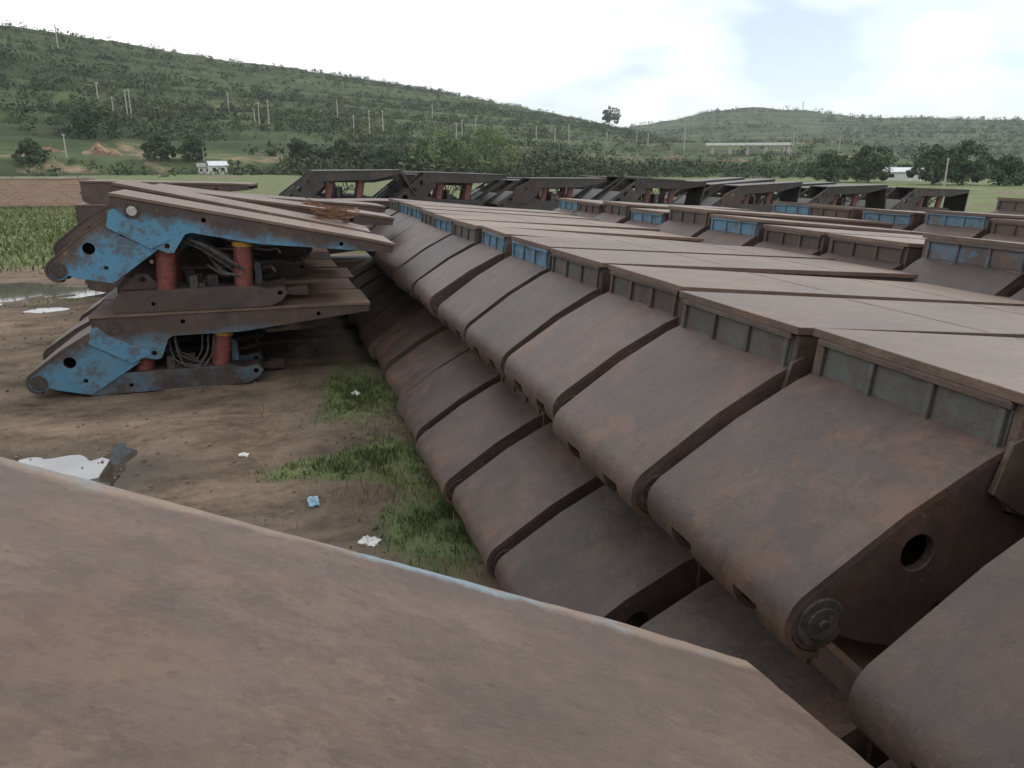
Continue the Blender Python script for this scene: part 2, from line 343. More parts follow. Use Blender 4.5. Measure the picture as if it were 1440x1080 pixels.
def wet_amount(x, y):
    w = 0
    for cx, cy, rx, ry in PUDDLES: w = w + 0.9 * gauss(x, y, cx, cy, rx * 1.25, ry * 1.3)
    w = w + 1.0 * gauss(x, y, -1.75, 9.0, 0.75, 0.6) + .6 * gauss(x, y, .9, 9, 1.0, 5) + 0.5 * gauss(x, y, -1.2, 11.6, 1.6, 0.4) + 0.5 * gauss(x, y, -0.7, 7.3, 0.6, 0.35)
    return np.clip(w * (0.35 + 1.3 * fbm(x * 1.7, y * 1.7, 3, 31)), 0, 1)

SKY1 = np.array([(-60, .11), (-30, .128), (-14.4, .1325), (-11.5, .1312), (-8.48, .1256), (-5.28, .1178), (-1.47, .1102), (2.57, .104), (6.76, .0939), (11.1, .0836),
                 (15.06, .071), (19.05, .0587), (22.06, .0486), (25.06, .0376), (29, .024), (34, .010), (40, 0), (90, 0)])
SKY2 = np.array([(-60, 0), (10, 0), (21, .025), (24.56, .0376), (27, .044), (28.9, .0494), (30.8, .057), (33.57, .0602), (36.75, .056), (39.84, .048), (41.5, .0452), (44, .045), (46.3, .0433), (49.3, .040), (60, .034), (90, .02)])
def hill1(a, d):
    dr = 430 + 9.5 * np.clip(a + 16, 0, 60); Hr = np.interp(a, SKY1[:, 0], SKY1[:, 1]) * dr + EYE
    t = (d - 190) / (dr - 190)
    z = np.where(t <= 1, Hr * np.clip(t, 0, 1) ** 1.12, Hr * (1 - 0.7 * (t - 1)))
    x, y = d * np.sin(np.radians(a)), d * np.cos(np.radians(a))
    step = 4.2
    zz = z + 3.0 * (fbm(x / 45, y / 45, 3, 40) - 0.45) * np.clip(t * 6, 0, 1) * np.clip(1.15 - t, 0.1, 1)
    q = zz / step; k = np.floor(q); r = q - k
    ter = (k + sstep(0.55, 1.0, r)) * step
    return np.where(t < 0, -1.8 + 0 * z, zz * 0.35 + ter * 0.65 - 1.6 * np.clip(1 - t * 8, 0, 1))
def hill2(a, d):
    dr = 1250.0; Hr = np.interp(a, SKY2[:, 0], SKY2[:, 1]) * dr + EYE
    t = (d - 560) / (dr - 560)
    x, y = d * np.sin(np.radians(a)), d * np.cos(np.radians(a))
    z = np.where(t <= 1, (Hr + 1.5) * np.clip(t, 0, 1) ** 1.2 - 1.5, Hr * (1 - 0.6 * (t - 1)))
    q = z / 6.0; k = np.floor(q); ter = (k + sstep(0.5, 1.0, q - k)) * 6.0
    z = 0.5 * z + 0.5 * ter + 4 * (fbm(x / 90, y / 90, 3, 50) - 0.45) * np.clip(t * 4, 0, 1) * np.clip(1.1 - t, 0.05, 1)
    return np.where(t < 0, -1.8 + 0 * z, z)
def bank(a, d):
    # low broken ground in the valley, right of the big hill
    x, y = d * np.sin(np.radians(a)), d * np.cos(np.radians(a))
    z = 13.0 * sstep(215, 430, d) * sstep(14, 22, a) * (1 - sstep(38, 50, a)) * (1 - 0.25 * sstep(500, 600, d))
    return z - 1.8 + 3.0 * (fbm(x / 25, y / 25, 3, 60) - 0.45) * sstep(215, 260, d)
def land(a, d):
    a = np.asarray(a, float); d = np.asarray(d, float)
    return np.maximum(np.maximum(hill1(a, d), hill2(a, d)), bank(a, d))
def stand(a, te):
    """where the line of bearing a and slope te from eye height meets the land"""
    d = np.arange(60, 1400, 0.5); x, y = d * np.sin(R(a)), d * np.cos(R(a))
    z = np.maximum(land(np.full_like(d, a), d), ground_z(x, y)); hit = np.nonzero((z - EYE) / d >= te)[0]
    i = hit[0] if len(hit) else len(d) - 1
    return Vector((float(x[i]), float(y[i]), float(z[i]))), float(d[i])

# ------------------------------------------------------------------ ground
def spaced(lo, hi, step, far_lo, far_hi, g=1.12):
    c = list(np.arange(lo, hi, step)); s = step; v = c[0]; pre = []
    while v > far_lo: s *= g; v -= s; pre.append(v)
    s = step; v = c[-1]; post = []
    while v < far_hi: s *= g; v += s; post.append(v)
    return np.array(pre[::-1] + c + post)
gx = spaced(-8.5, 2.6, 0.09, -2600, 2600); gy = spaced(4.0, 26.0, 0.11, -1500, 3200)
X, Y = np.meshgrid(gx, gy); Z = ground_z(X, Y)
nx, ny = len(gx), len(gy)
idx = np.arange(nx * ny).reshape(ny, nx)
faces = np.stack([idx[:-1, :-1], idx[:-1, 1:], idx[1:, 1:], idx[1:, :-1]], -1).reshape(-1, 4)
def grid_mesh(name, V, F, mat, attrs):
    me = bpy.data.meshes.new(name)
    me.vertices.add(len(V)); me.vertices.foreach_set('co', np.asarray(V, np.float32).ravel())
    k = F.shape[1]
    me.loops.add(F.size); me.loops.foreach_set('vertex_index', F.astype(np.int32).ravel())
    me.polygons.add(len(F)); me.polygons.foreach_set('loop_start', np.arange(0, F.size, k, dtype=np.int32)); me.polygons.foreach_set('loop_total', np.full(len(F), k, np.int32))
    for an, av in attrs.items():
        at = me.attributes.new(an, 'FLOAT', 'POINT'); at.data.foreach_set('value', np.asarray(av, np.float32).ravel())
    me.update(calc_edges=True); me.validate(); me.materials.append(mat); return me
gme = grid_mesh('ground', np.stack([X, Y, Z], -1).reshape(-1, 3), faces, GROUND, {'grass': grass_amount(X, Y), 'wet': wet_amount(X, Y)})
gme.polygons.foreach_set('use_smooth', [True] * len(gme.polygons))
setp(link('ground', gme), kind='structure', label='bare brown dirt of the yard with grass growing at its edges')

for (cx, cy, rx, ry), lab in zip(PUDDLES, ['puddle by the foreground plate reflecting the white sky', 'wide puddle at the left edge near the grass', 'small dark puddle beside the weeds']):
    nn = 40; k = 1.7
    vv = [(cx, cy, 0)] + [(cx + k * rx * math.cos(t), cy + k * ry * math.sin(t), 0) for t in [2 * math.pi * i / nn for i in range(nn)]]
    zc = float(ground_z(cx, cy)) + (0.075 if rx > 2 else 0.058)
    vv = [(a, b, zc) for a, b, _ in vv]
    setp(link('puddle', mesh_from('puddle', vv, [(0, 1 + i, 1 + (i + 1) % nn) for i in range(nn)], WATER)), kind='structure', label=lab)

# hills
def polar_hill(name, fn, a0, a1, na, ds, label, soil_fn):
    A, D = np.meshgrid(np.linspace(a0, a1, na), ds)
    Zh = fn(A, D); Xh, Yh = D * np.sin(np.radians(A)), D * np.cos(np.radians(A))
    ix = np.arange(A.size).reshape(A.shape)
    F = np.stack([ix[:-1, :-1], ix[:-1, 1:], ix[1:, 1:], ix[1:, :-1]], -1).reshape(-1, 4)
    me = grid_mesh(name, np.stack([Xh, Yh, Zh], -1).reshape(-1, 3), F, HILLM, {'soil': soil_fn(A, D, Zh)})
    return setp(link(name, me), kind='structure', label=label)
polar_hill('hill', lambda a, d: hill1(a, d) - 0.05, -48, 40, 420, np.concatenate([np.arange(186, 620, 1.5), np.arange(620, 1500, 8)]),
           'long green terraced hill falling from left to right', lambda a, d, z: 0.34 * (1 - sstep(4, 13, z)) * sstep(-1, 1, z) + 0.14 * (1 - sstep(14, 24, z)))
polar_hill('hill', lambda a, d: hill2(a, d) - 0.1, 8, 80, 260, np.arange(552, 2200, 7), 'rounded far green hill on the right', lambda a, d, z: 0.1 + 0 * z)
polar_hill('valley_bank', lambda a, d: bank(a, d), 12, 58, 260, np.arange(200, 700, 3), 'low broken scrubby bank across the valley', lambda a, d, z: 0.36 + 0 * z)

# ------------------------------------------------------------------ roof supports (mine shields)
HW = 0.665         # half width of the canopy
SW = 0.642         # half width of the caving shield
LC = 3.75          # canopy length ahead of the hinge pin
SL = 1.32          # hinge to hinge length of the caving shield
def canopy_outline():
    return [(-0.28, 0.165), (LC - 0.35, 0.168), (LC, 0.155), (LC, 0.06), (1.75, -0.15), (0.80, -0.15), (0.72, -0.19), (0.60, -0.48), (0.52, -0.50), (-0.22, -0.31), (-0.28, -0.24)]
def make_canopy():
    bm = bmesh.new()
    # top deck in two planes, the tip bent slightly down
    prof = [(-0.31, 0.22), (LC - 0.42, 0.22), (LC + 0.02, 0.206)]
    plate(bm, [(x, z - .048) for x, z in prof] + [(x, z - .062) for x, z in prof[::-1]], [], -HW + .05, HW - .05)
    for s in (-1, 1):
        y0, y1 = (HW - 0.045, HW) if s > 0 else (-HW, -HW + 0.045)
        plate(bm, canopy_outline(), [circ(0.95, 0.06, 0.035, 10), circ(0.50, -0.40, 0.04, 10), circ(2.95, 0.06, 0.032, 10)], y0, y1)
    # underside, bulkheads and nose bar
    plate(bm, [(0.80, -0.115), (1.75, -0.115), (LC - 0.02, 0.055), (LC - 0.02, 0.085), (1.75, -0.085), (0.80, -0.085)], [], -HW + 0.047, HW - 0.047)
    for x in (0.15, 0.82, 1.9): box(bm, x, x + 0.04, -HW + 0.047, HW - 0.047, (-0.22 if x < .5 else -0.08), 0.168)
    for y in (-0.22, 0.22): plate(bm, [(-0.2, 0.165), (0.8, 0.165), (0.8, -0.1), (0.55, -0.38), (-0.2, -0.25)], [], y - 0.02, y + 0.02)
    return bm_mesh('canopy', bm, STEEL, 0.006)
def make_deck():
    bm = bmesh.new(); prof = [(-0.31, 0.22), (LC - 0.42, 0.22), (LC + 0.02, 0.206)]
    plate(bm, prof + [(LC + 0.02, 0.158), (LC - 0.42, 0.172), (-0.31, 0.172)], [], -HW - 0.015, HW + 0.015)
    rs = random.Random(3)
    for x in (1.18, 2.52):                       # weld beads across the deck
        for k in range(22):
            y = -0.66 + k * 0.06; box(bm, x - .007 + rs.uniform(-.002, .002), x + .007 + rs.uniform(-.002, .002), y, y + .062, .216, .2225 + rs.uniform(0, .002))
    return bm_mesh('deck', bm, DECKM, 0.005)
def make_worn_deck():
    # the same plate with the small dents of its edges, seen close
    rs = random.Random(12); bm = bmesh.new(); x0, x1, hw = -0.31, LC + 0.02, HW + 0.015; out = []
    def walk(a, b, n, nx, ny):
        w = 0
        for i in range(n):
            t = i / n; w = .75 * w + rs.uniform(-.0016, .0016) - (rs.random() < .05) * .004; e = min(1, 8 * t, 8 * (1 - t))
            out.append((a[0] + (b[0] - a[0]) * t + nx * w * e, a[1] + (b[1] - a[1]) * t + ny * w * e))
    walk((x0, -hw), (x1, -hw), 60, 0, -1); walk((x1, -hw), (x1, hw), 30, 1, 0); walk((x1, hw), (x0, hw), 120, 0, 1); walk((x0, hw), (x0, -hw), 20, -1, 0)
    zt = lambda x: .22 - .014 * max(0, (x - LC + .42) / .44)
    A = [bm.verts.new((x, y, zt(x) - rs.uniform(0, .0018))) for x, y in out]; B = [bm.verts.new((x, y, zt(x) - .048)) for x, y in out]; n = len(out)
    C = [bm.verts.new((x * .985 + .015 * 1.7, y * .965, zt(x))) for x, y in out]
    bm.faces.new(C); bm.faces.new(B[::-1])
    for i in range(n): j = (i + 1) % n; bm.faces.new((A[i], A[j], C[j], C[i])); bm.faces.new((B[i], B[j], A[j], A[i]))
    for k in range(22):
        y = -0.64 + k * 0.058; box(bm, 1.18 - .007 + rs.uniform(-.002, .002), 1.18 + .007, y, y + .06, .216, .2222 + rs.uniform(0, .002))
    return bm_mesh('deck', bm, DECKM, 0.0)
def make_rear_plate():
    bm = bmesh.new(); box(bm, -0.282, -0.258, -HW + 0.05, HW - 0.05, -0.2, 0.168)
    for y in (-0.62, 0.18): box(bm, -0.335, -0.284, y, y + 0.16, -0.10, -0.055)      # lifting lugs at the foot
    return bm_mesh('rear_plate', bm, STEEL, 0.004)
def make_rib():
    bm = bmesh.new(); box(bm, -0.022, 0, -0.016, 0.016, -0.17, 0.134); return bm_mesh('rib', bm, STEEL, 0.003)
def make_flange():
    bm = bmesh.new(); box(bm, -0.312, -0.285, -HW + 0.04, HW - 0.04, 0.136, 0.166); return bm_mesh('flange', bm, STEEL, 0.003)
def shield_top():
    pts = [(0.10, 0.12), (0.36, 0.168), (0.78, 0.195), (1.18, 0.180)]
    for t in np.linspace(82, -62, 9): pts.append((SL + 0.175 * math.cos(R(t)), 0.175 * math.sin(R(t))))
    return [(-u, v) for u, v in pts]
def make_shield():
    pts = shield_top(); ys = [-SW, -0.44, -0.25, -0.05, 0.14, 0.35, SW]
    bm = bmesh.new(); V = [[bm.verts.new((x, y, z)) for y in ys] for x, z in pts]
    for i in range(len(pts) - 1):
        for j in range(len(ys) - 1):
            if i >= 7 and j in (1, 4): continue         # slots for the hinge eyes
            bm.faces.new((V[i][j], V[i][j + 1], V[i + 1][j + 1], V[i + 1][j]))
    bmesh.ops.recalc_face_normals(bm, faces=bm.faces)
    bm.normal_update()
    up = sum((f.normal.z for f in bm.faces if f.calc_center_median().x > -1.1), 0)
    if up < 0: bmesh.ops.reverse_faces(bm, faces=bm.faces)
    bmesh.ops.solidify(bm, geom=list(bm.faces), thickness=0.032)
    box(bm, -0.95, -0.92, -SW + 0.05, SW - 0.05, -0.3, 0.14)
    box(bm, -0.50, -0.47, -SW + 0.05, SW - 0.05, -0.25, 0.13)
    me = bm_mesh('caving_shield', bm, STEEL, 0.0, True); me.set_sharp_from_angle(angle=R(38))
    return me
def make_side_plate():
    out = [(-0.06, 0.10), (-0.36, 0.134), (-0.78, 0.160), (-1.18, 0.145)]
    for t in np.linspace(80, -110, 10): out.append((-(SL + 0.138 * math.cos(R(t))), 0.138 * math.sin(R(t))))
    out += [(-1.20, -0.24), (-0.90, -0.58), (-0.05, -0.60), (-0.02, -0.52), (-0.36, -0.14), (-0.20, -0.05)]
    bm = bmesh.new(); plate(bm, out, [circ(-0.80, -0.02, 0.085), circ(-0.82, -0.36, 0.035, 8)], -0.0225, 0.0225)
    return bm_mesh('side_plate', bm, STEEL, 0.004)
def make_flap():
    # the bent strip between side plate and canopy
    bm = bmesh.new(); plate(bm, [(-0.30, 0.10), (-0.22, 0.11), (-0.10, -0.10), (0.30, -0.44), (0.33, -0.52), (0.02, -0.57), (-0.42, -0.10)], [], 0, 0.03)
    return bm_mesh('side_flap', bm, STEEL, 0.004)
def make_pin(mat, r=0.115):
    bm = bmesh.new(); cyl(bm, (0, -0.02, 0), (0, 0.008, 0), r, n=20); cyl(bm, (0, 0.0, 0), (0, 0.018, 0), r * 0.66, n=16); cyl(bm, (0, 0.0, 0), (0, 0.026, 0), r * 0.22, n=8)
    return bm_mesh('pin', bm, mat, 0.004)
def make_eye():
    bm = bmesh.new(); cyl(bm, (0, -0.075, 0), (0, 0.075, 0), 0.125, n=16); box(bm, -0.1, 0.4, -0.06, 0.06, -0.08, 0.06); return bm_mesh('hinge_eye', bm, STEEL, 0.006)
def make_base():
    bm = bmesh.new()
    out = [(-0.42, 0.0), (1.78, 0.0), (1.96, 0.09), (2.05, 0.20), (1.98, 0.30), (1.75, 0.27), (1.55, 0.32), (-0.30, 0.32), (-0.42, 0.2)]
    for s in (-1, 1):
        a, b = sorted((s * (HW - 0.04), s * 0.20)); plate(bm, out, [circ(1.93, 0.20, 0.04, 8), circ(0.12, 0.12, 0.03, 8)], a, b)
    box(bm, -0.38, 0.3, -0.2, 0.2, 0.03, 0.28); box(bm, 1.2, 1.6, -0.2, 0.2, 0.05, 0.3)
    for s in (-1, 1): plate(bm, [(-0.36, 0.3), (0.25, 0.3), (0.05, 0.55), (-0.1, 0.55)], [circ(-0.02, 0.46, 0.04, 8)], s * 0.34 - 0.03, s * 0.34 + 0.03)
    return bm_mesh('base', bm, STEEL, 0.006)
def make_post():
    bm = bmesh.new(); plate(bm, [(-0.05, 0), (0.06, 0), (0.05, 0.33), (-0.01, 0.36), (-0.03, 0.36)], [], -0.25, 0.25); return bm_mesh('post', bm, STEEL, 0.004)
def make_bar():
    bm = bmesh.new(); box(bm, 0, 0.42, -0.09, 0.09, -0.06, 0.06); box(bm, 0.40, 0.62, -0.09, -0.05, -0.07, 0.07); box(bm, 0.40, 0.62, 0.05, 0.09, -0.07, 0.07)
    cyl(bm, (0.56, -0.12, 0), (0.56, 0.12, 0), 0.03, n=8); return bm_mesh('push_bar', bm, STEEL, 0.004)
def make_leg():
    bm = bmesh.new(); cyl(bm, (0, 0, 0), (0, 0, 0.86), 0.135, n=18); cyl(bm, (0, 0, 0), (0, 0, 0.06), 0.155, n=18)
    cyl(bm, (0.10, 0.09, 0.1), (0.10, 0.09, 0.7), 0.02, n=6); me = bm_mesh('leg', bm, RED, 0.004)
    for p in me.polygons: p.use_smooth = len(p.vertices) == 4 and False
    return me
def make_collar():
    bm = bmesh.new(); cyl(bm, (0, 0, 0.84), (0, 0, 0.93), 0.15, n=18); return bm_mesh('collar', bm, YELLOW, 0.004)
def make_rod():
    bm = bmesh.new(); cyl(bm, (0, 0, 0.9), (0, 0, 1.0), 0.105, n=14); return bm_mesh('rod', bm, ROD, 0.0)
def make_hose(k):
    rs = random.Random(k); res = []
    for j in range(6):
        bm = bmesh.new()
        y = -0.56 + 0.06 * j + rs.uniform(-.02, .02); x0, x1 = 0.62 + rs.uniform(-.05, .22), 1.28 + rs.uniform(-.15, .1)
        if k % 2: p = [(x0, y, 0.80), (x0 + .03, y - .03, 0.55), (x0 + .12, y - .05, 0.36 + .05 * j), (x0 + .35, y - .02, 0.34), (x1 - .1, y, 0.38), (x1, y, 0.55), (x1 + .03, y, 0.80)]
        else: p = [(x0 - .1, y, 0.72), (x0 + .1, y - .03, 0.66), (x0 + .35, y - .05, 0.54), (x0 + .6, y - .02, 0.40), (x0 + .62, y, 0.34), (x0 + .45, y, 0.35), (x0 + .25, y + .05, 0.37 + .04 * j)]
        # smooth the control points
        q = []
        P = [Vector(a) for a in p]
        for i in range(len(P) - 1):
            a = P[max(i - 1, 0)]; b = P[i]; c = P[i + 1]; d = P[min(i + 2, len(P) - 1)]
            for t in (0, .25, .5, .75): q.append(0.5 * ((2 * b) + (c - a) * t + (2 * a - 5 * b + 4 * c - d) * t * t + (3 * b - a - 3 * c + d) * t ** 3))
        q.append(P[-1]); tube(bm, q, 0.014, 6); res.append(bm_mesh('hose', bm, RUBBER, 0.0))
    return res
def make_valve():
    bm = bmesh.new(); rs = random.Random(8)
    for k in range(9):
        x = rs.uniform(.55, 1.2); y = rs.uniform(-.5, .3); z = .32; w, d, h = rs.uniform(.04, .1), rs.uniform(.04, .1), rs.uniform(.05, .2)
        box(bm, x - w, x + w, y - d, y + d, z - .02, z + h); cyl(bm, (x, y - d, z + h * .6), (x, y - d - .06, z + h * .6), .018, n=6)
    box(bm, .5, 1.3, -.55, .4, .30, .325)
    return bm_mesh('valve_block', bm, PINM, .004)
ME = dict(canopy=make_canopy(), deck=make_deck(), worn=make_worn_deck(), valve=make_valve(), rear=make_rear_plate(), rib=make_rib(), flange=make_flange(), shield=make_shield(), side=make_side_plate(), flap=make_flap(),
          pin=make_pin(PINM), pinw=make_pin(PINW, 0.07), eye=make_eye(), base=make_base(), post=make_post(), bar=make_bar(), leg=make_leg(), collar=make_collar(), rod=make_rod(),
          hose0=make_hose(2), hose1=make_hose(1), hose2=make_hose(4))

def paint(o, p, t, low=0.0, edge=0.0): o['paint'] = float(p); o['teal'] = float(t); o['lowpaint'] = float(low); o['edgewear'] = float(edge); return o
def support(loc, yaw, label, group, Hk=1.0, droop=0.0, sa=31.0, detail=1, pc=-0.4, ps=-0.4, pr=0.0, pb=-0.2, teal=0.3, pinw=False, canopy_matrix=None, rseed=0, edge=0.25):
    """pc canopy paint, ps shield paint, pr rear plate paint, pb base paint; detail 0 hidden, 1 seen from the rear or above, 2 seen from the side"""
    rr = random.Random(rseed)
    root = link('roof_support', None, None, loc, (0, 0, R(yaw))); root.empty_display_size = 0.3
    setp(root, label, 'roof support', group)
    c = paint(link('canopy', ME['canopy'], root, (0, 0, Hk), (0, R(droop), 0)), pc, teal, 1.9, 0)
    dk = paint(link('deck', ME['worn' if edge > .9 else 'deck'], c), pc - .15 if pc < .1 else -.4, teal, 0, edge)
    if canopy_matrix is not None:
        q = canopy_matrix.copy(); c.matrix_basis = root_local(loc, yaw) @ q
    s = paint(link('caving_shield', ME['shield'], root, (0, 0, Hk), (0, R(-sa), 0)), -0.6, teal)
    b = paint(link('base', ME['base'], root), pb, teal)
    for y, sg in ((SW - 0.026, 1), (-SW + 0.026, -1)):
        paint(link('side_plate', ME['side'], s, (0, y, 0)), ps, teal * 0.5, 1.6)
    if detail >= 1:
        paint(link('rear_plate', ME['rear'], c), pr, teal); paint(link('flange', ME['flange'], c), pr - .1, teal)
        for k in range(4): paint(link('rib', ME['rib'], c, (-0.284, -0.585 + 0.39 * k, 0)), pr, teal)
        for y in (-0.345, 0.245): link('hinge_eye', ME['eye'], s, (-SL, y, 0))
        for sg in (-1, 1):
            link('pin', ME['pin'], s, (-SL, sg * (SW + 0.002), 0), (0, 0, 0 if sg > 0 else math.pi))
    if detail >= 2:
        for sg in (-1, 1):
            ro = (0, 0, 0 if sg > 0 else math.pi)
            pn = link('pin', ME['pin'], c, (0, sg * (HW + 0.002), 0.02), ro)
            if pinw: link('pin_face', ME['pinw'], c, (0, sg * (HW + 0.014), 0.02), ro)
        fl = paint(link('side_flap', ME['flap'], s, (0.02, -SW - 0.034, 0.0), (0, R(sa * 0.55), 0)), ps + .2, teal * .3)
        paint(link('post', ME['post'], b, (1.62, 0, 0.30)), pb + .15, teal); link('push_bar', ME['bar'], b, (1.75, 0, 0.14))
        d = R(droop)
        for x0, x1 in ((0.30, 0.40), (1.40, 1.50)):
            for y in (-0.42, 0.42):
                p0 = Vector((x0, y, 0.25)); zc = -0.12; p1 = Vector((x1 * math.cos(d) + zc * math.sin(d), y, Hk - x1 * math.sin(d) + zc * math.cos(d)))
                v = p1 - p0; g = link('leg', ME['leg'], root, p0, (0, math.atan2(v.x, v.z), 0), (1, 1, v.length)); link('collar', ME['collar'], g); link('rod', ME['rod'], g)
        link('valve_block', ME['valve'], b)
        for hm in ME['hose%d' % (rseed % 2)]: link('hose', hm, root, (0, 0.0, 0), (0, 0, 0), (1, 1, max(1.0, (Hk + 0.05) / 1.05)))
    return root
def root_local(loc, yaw): return (Matrix.Translation(Vector(loc)) @ Matrix.Rotation(R(yaw), 4, 'Z')).inverted()
ORD = ['first', 'second', 'third', 'fourth', 'fifth', 'sixth', 'seventh', 'eighth', 'ninth', 'tenth', 'eleventh', 'twelfth', 'thirteenth', 'fourteenth', 'fifteenth', 'sixteenth']
HT = 1.222   # stack height of one support

# the long middle row: two layers, caving shields towards the lane
ys_row = [1.40 + 1.5 * k for k in range(13)]
rear_paint = [.3, .34, 0.38, 0.3, 0.32, 0.55, 0.5, 0.3, 0.5, 0.3, 0.5, 0.45, 0.3]
rear_teal = [1, 1, 1, 1, .95, .25, .35, .9, .4, .9, .3, .3, .8]
for k, y in enumerate(ys_row):
    rr = random.Random(100 + k)
    jx, jy, yw = rr.uniform(-.05, .06), (rr.uniform(-.04, .04) if k > 3 else [-.15, .03, -.03, -.02][k]), rr.uniform(-1.6, 2.4)
    support((3.18 + jx, y + jy, HT + rr.uniform(0, .006)), yw, '%s roof support from the camera, top layer of middle row%s' % (ORD[k], ', blue rear' if rear_paint[k] > .4 else ''),
            'upper roof supports of the middle row', droop=4.3 + rr.uniform(-1.0, 1.7), sa=31 + rr.uniform(-1.2, 2.0), detail=2 if k < 3 else 1, pc=-0.5 + (0.28 if k in (8, 9) else 0) + rr.uniform(-.1, .15),
            ps=-0.55 if k != 4 else -0.1, pr=rear_paint[k], teal=rear_teal[k], rseed=k)
    jx, jy, yw = rr.uniform(-.05, .05), rr.uniform(-.06, .06), rr.uniform(-2, 2)
    support((2.70 + jx, y + jy + 0.05, 0), yw, '%s roof support from the camera in the bottom layer of the long middle row' % ORD[k], 'lower roof supports of the middle row',
            sa=31.5, detail=1, pc=-.5, ps=-.6, pr=-.2, pb=-.4, teal=.8, rseed=k + 50)
# rows further right
for name, kx, y0, n, bl in (('second', 7.45, 5.0, 10, .1), ('third', 11.75, 8.0, 6, .25), ('fourth', 16.0, 10.2, 3, .3)):
    for k in range(n):
        rr = random.Random(int(kx * 10) * 31 + k); y = y0 + 1.5 * k + rr.uniform(-.05, .05)
        pr = (rr.choice([-.1, .1, .5, .5]) if k > 2 or kx > 8 else [.0, .22, -.1][k]) + bl * .3; dz = rr.choice([0, 0, 0, .06, .12])
        support((kx + rr.uniform(-.12, .12), y, HT + .003), rr.uniform(-2, 2.5), '%s roof support from the near end, upper layer of the %s row to the right' % (ORD[k], name),
                'upper roof supports of the %s row' % name, Hk=1.0 + dz, droop=3.6 + dz * 12 + rr.uniform(-.8, 1.2), sa=31 + dz * 25, pc=-.42 + rr.uniform(-.1, .3), pr=pr, ps=-.3, teal=rr.choice([.3, .35, .5, .9]), rseed=k)
        support((kx - 0.3 + rr.uniform(-.05, .05), y, 0), 0, '%s roof support from the near end, bottom layer of the %s row to the right' % (ORD[k], name),
                'lower roof supports of the %s row' % name, detail=0, rseed=k)
# the left row across the lane
AX = -2.42
support((AX + .05, 13.0, 0), 0.8, 'blue and rust bottom roof support of the left stack, on bare dirt', 'roof supports of the left row', Hk=1.0, sa=34, detail=2, pc=.06, ps=.38, pr=0, pb=.25, teal=.45, rseed=1)
support((AX + .52, 12.95, HT + .003), 0.0, 'blue roof support on top of the left stack, its canopy drooping', 'roof supports of the left row', Hk=1.46, droop=11.6, sa=37, detail=2, pc=.24, ps=.32, pr=0, pb=.0, teal=.05, pinw=True, rseed=2)
for k in range(1, 6):
    rr = random.Random(300 + k); y = 12.95 + 1.5 * k
    support((AX + rr.uniform(-.1, .1), y, 0), rr.uniform(-1.5, 1.5), 'lower roof support in left row, %s behind the blue one' % ORD[k - 1], 'roof supports of the left row', detail=1, pc=-.4, ps=0, teal=.5, rseed=k)
    hk = [0, 1.56, 1.42, 1.44, 1.26, 1.3][k]; dr = [0, 12.0, 8.2, 8.5, 5.0, 6.0][k]
    support((AX + [0, .35, .95, .5, 1.2, .4][k], y, HT + .003), [0, -2.5, 1.5, -1, 2.5, 0][k], 'rust brown upper roof support of the left row, %s behind the blue one' % ORD[k - 1], 'roof supports of the left row',
            Hk=hk, droop=dr, sa=35, detail=1, pc=-.5, ps=-.2, pr=-.3, teal=.5, rseed=k + 3)
# the support under the camera, its canopy filling the lower left
xf = Vector((.92, -.109, -.377)).normalized(); yl = Vector((.0456, .985, -.168)); yl = (yl - yl.dot(xf) * xf).normalized(); zu = xf.cross(yl)
tip = Vector((0, 0, EYE)) + 1.5 * Vector((.87, 1.17, -1.0))
rot = Matrix((xf, yl, zu)).transposed().to_4x4()
kk = tip - rot.to_3x3() @ Vector((LC + .02, HW + .015, 0.206))
fy = kk.y
support((kk.x, fy, 0), -4, 'bottom roof support under the large foreground plate', 'roof supports under the camera', detail=1, pc=-.4, ps=-.2, rseed=4)
fg = support((kk.x, fy, HT + .003), -6.5, 'large rust brown canopy plate filling the lower left foreground', 'roof supports under the camera', Hk=kk.z - HT - .003, sa=45, detail=1, pc=-.42, ps=-.1, teal=.35,
        canopy_matrix=Matrix.Translation(kk) @ rot, rseed=5, edge=1.0)

# loose canopies stacked flat behind the left row
n_l = 0
for k, (x, y, z, yw, dr) in enumerate([(-4.4, 22.6, .5, 2, 0), (-4.3, 22.5, 1.04, -1, 0), (-4.2, 22.7, 1.58, 3, 0), (-4.35, 22.5, 2.12, 0, 0), (-4.1, 22.6, 2.68, -9, 1.2),
                                       (-.4, 22.5, .5, 1, 0), (-.4, 22.6, 1.04, -2, 0), (-.5, 22.4, 1.58, 2, 0), (-.5, 22.6, 2.12, -5, 0)]):
    o = paint(link('loose_canopy', ME['canopy'], None, (x, y, z), (0, R(dr), R(yw))), -.4, .6)
    lay = ['lowest', 'second', 'third', 'topmost' if k > 5 else 'fourth', 'topmost'][k % 5]
    setp(o, '%s loose rusty canopy of the %s flat stack behind the left row' % (lay, 'left' if k < 5 else 'right'), 'canopy', 'loose canopies stacked flat')
    paint(link('deck', ME['deck'], o), -.5, .7, 0, .2); paint(link('rear_plate', ME['rear'], o), -.2, .7)
    for j in range(5): paint(link('rib', ME['rib'], o, (-0.284, -0.60 + 0.30 * j, 0)), -.2, .7)

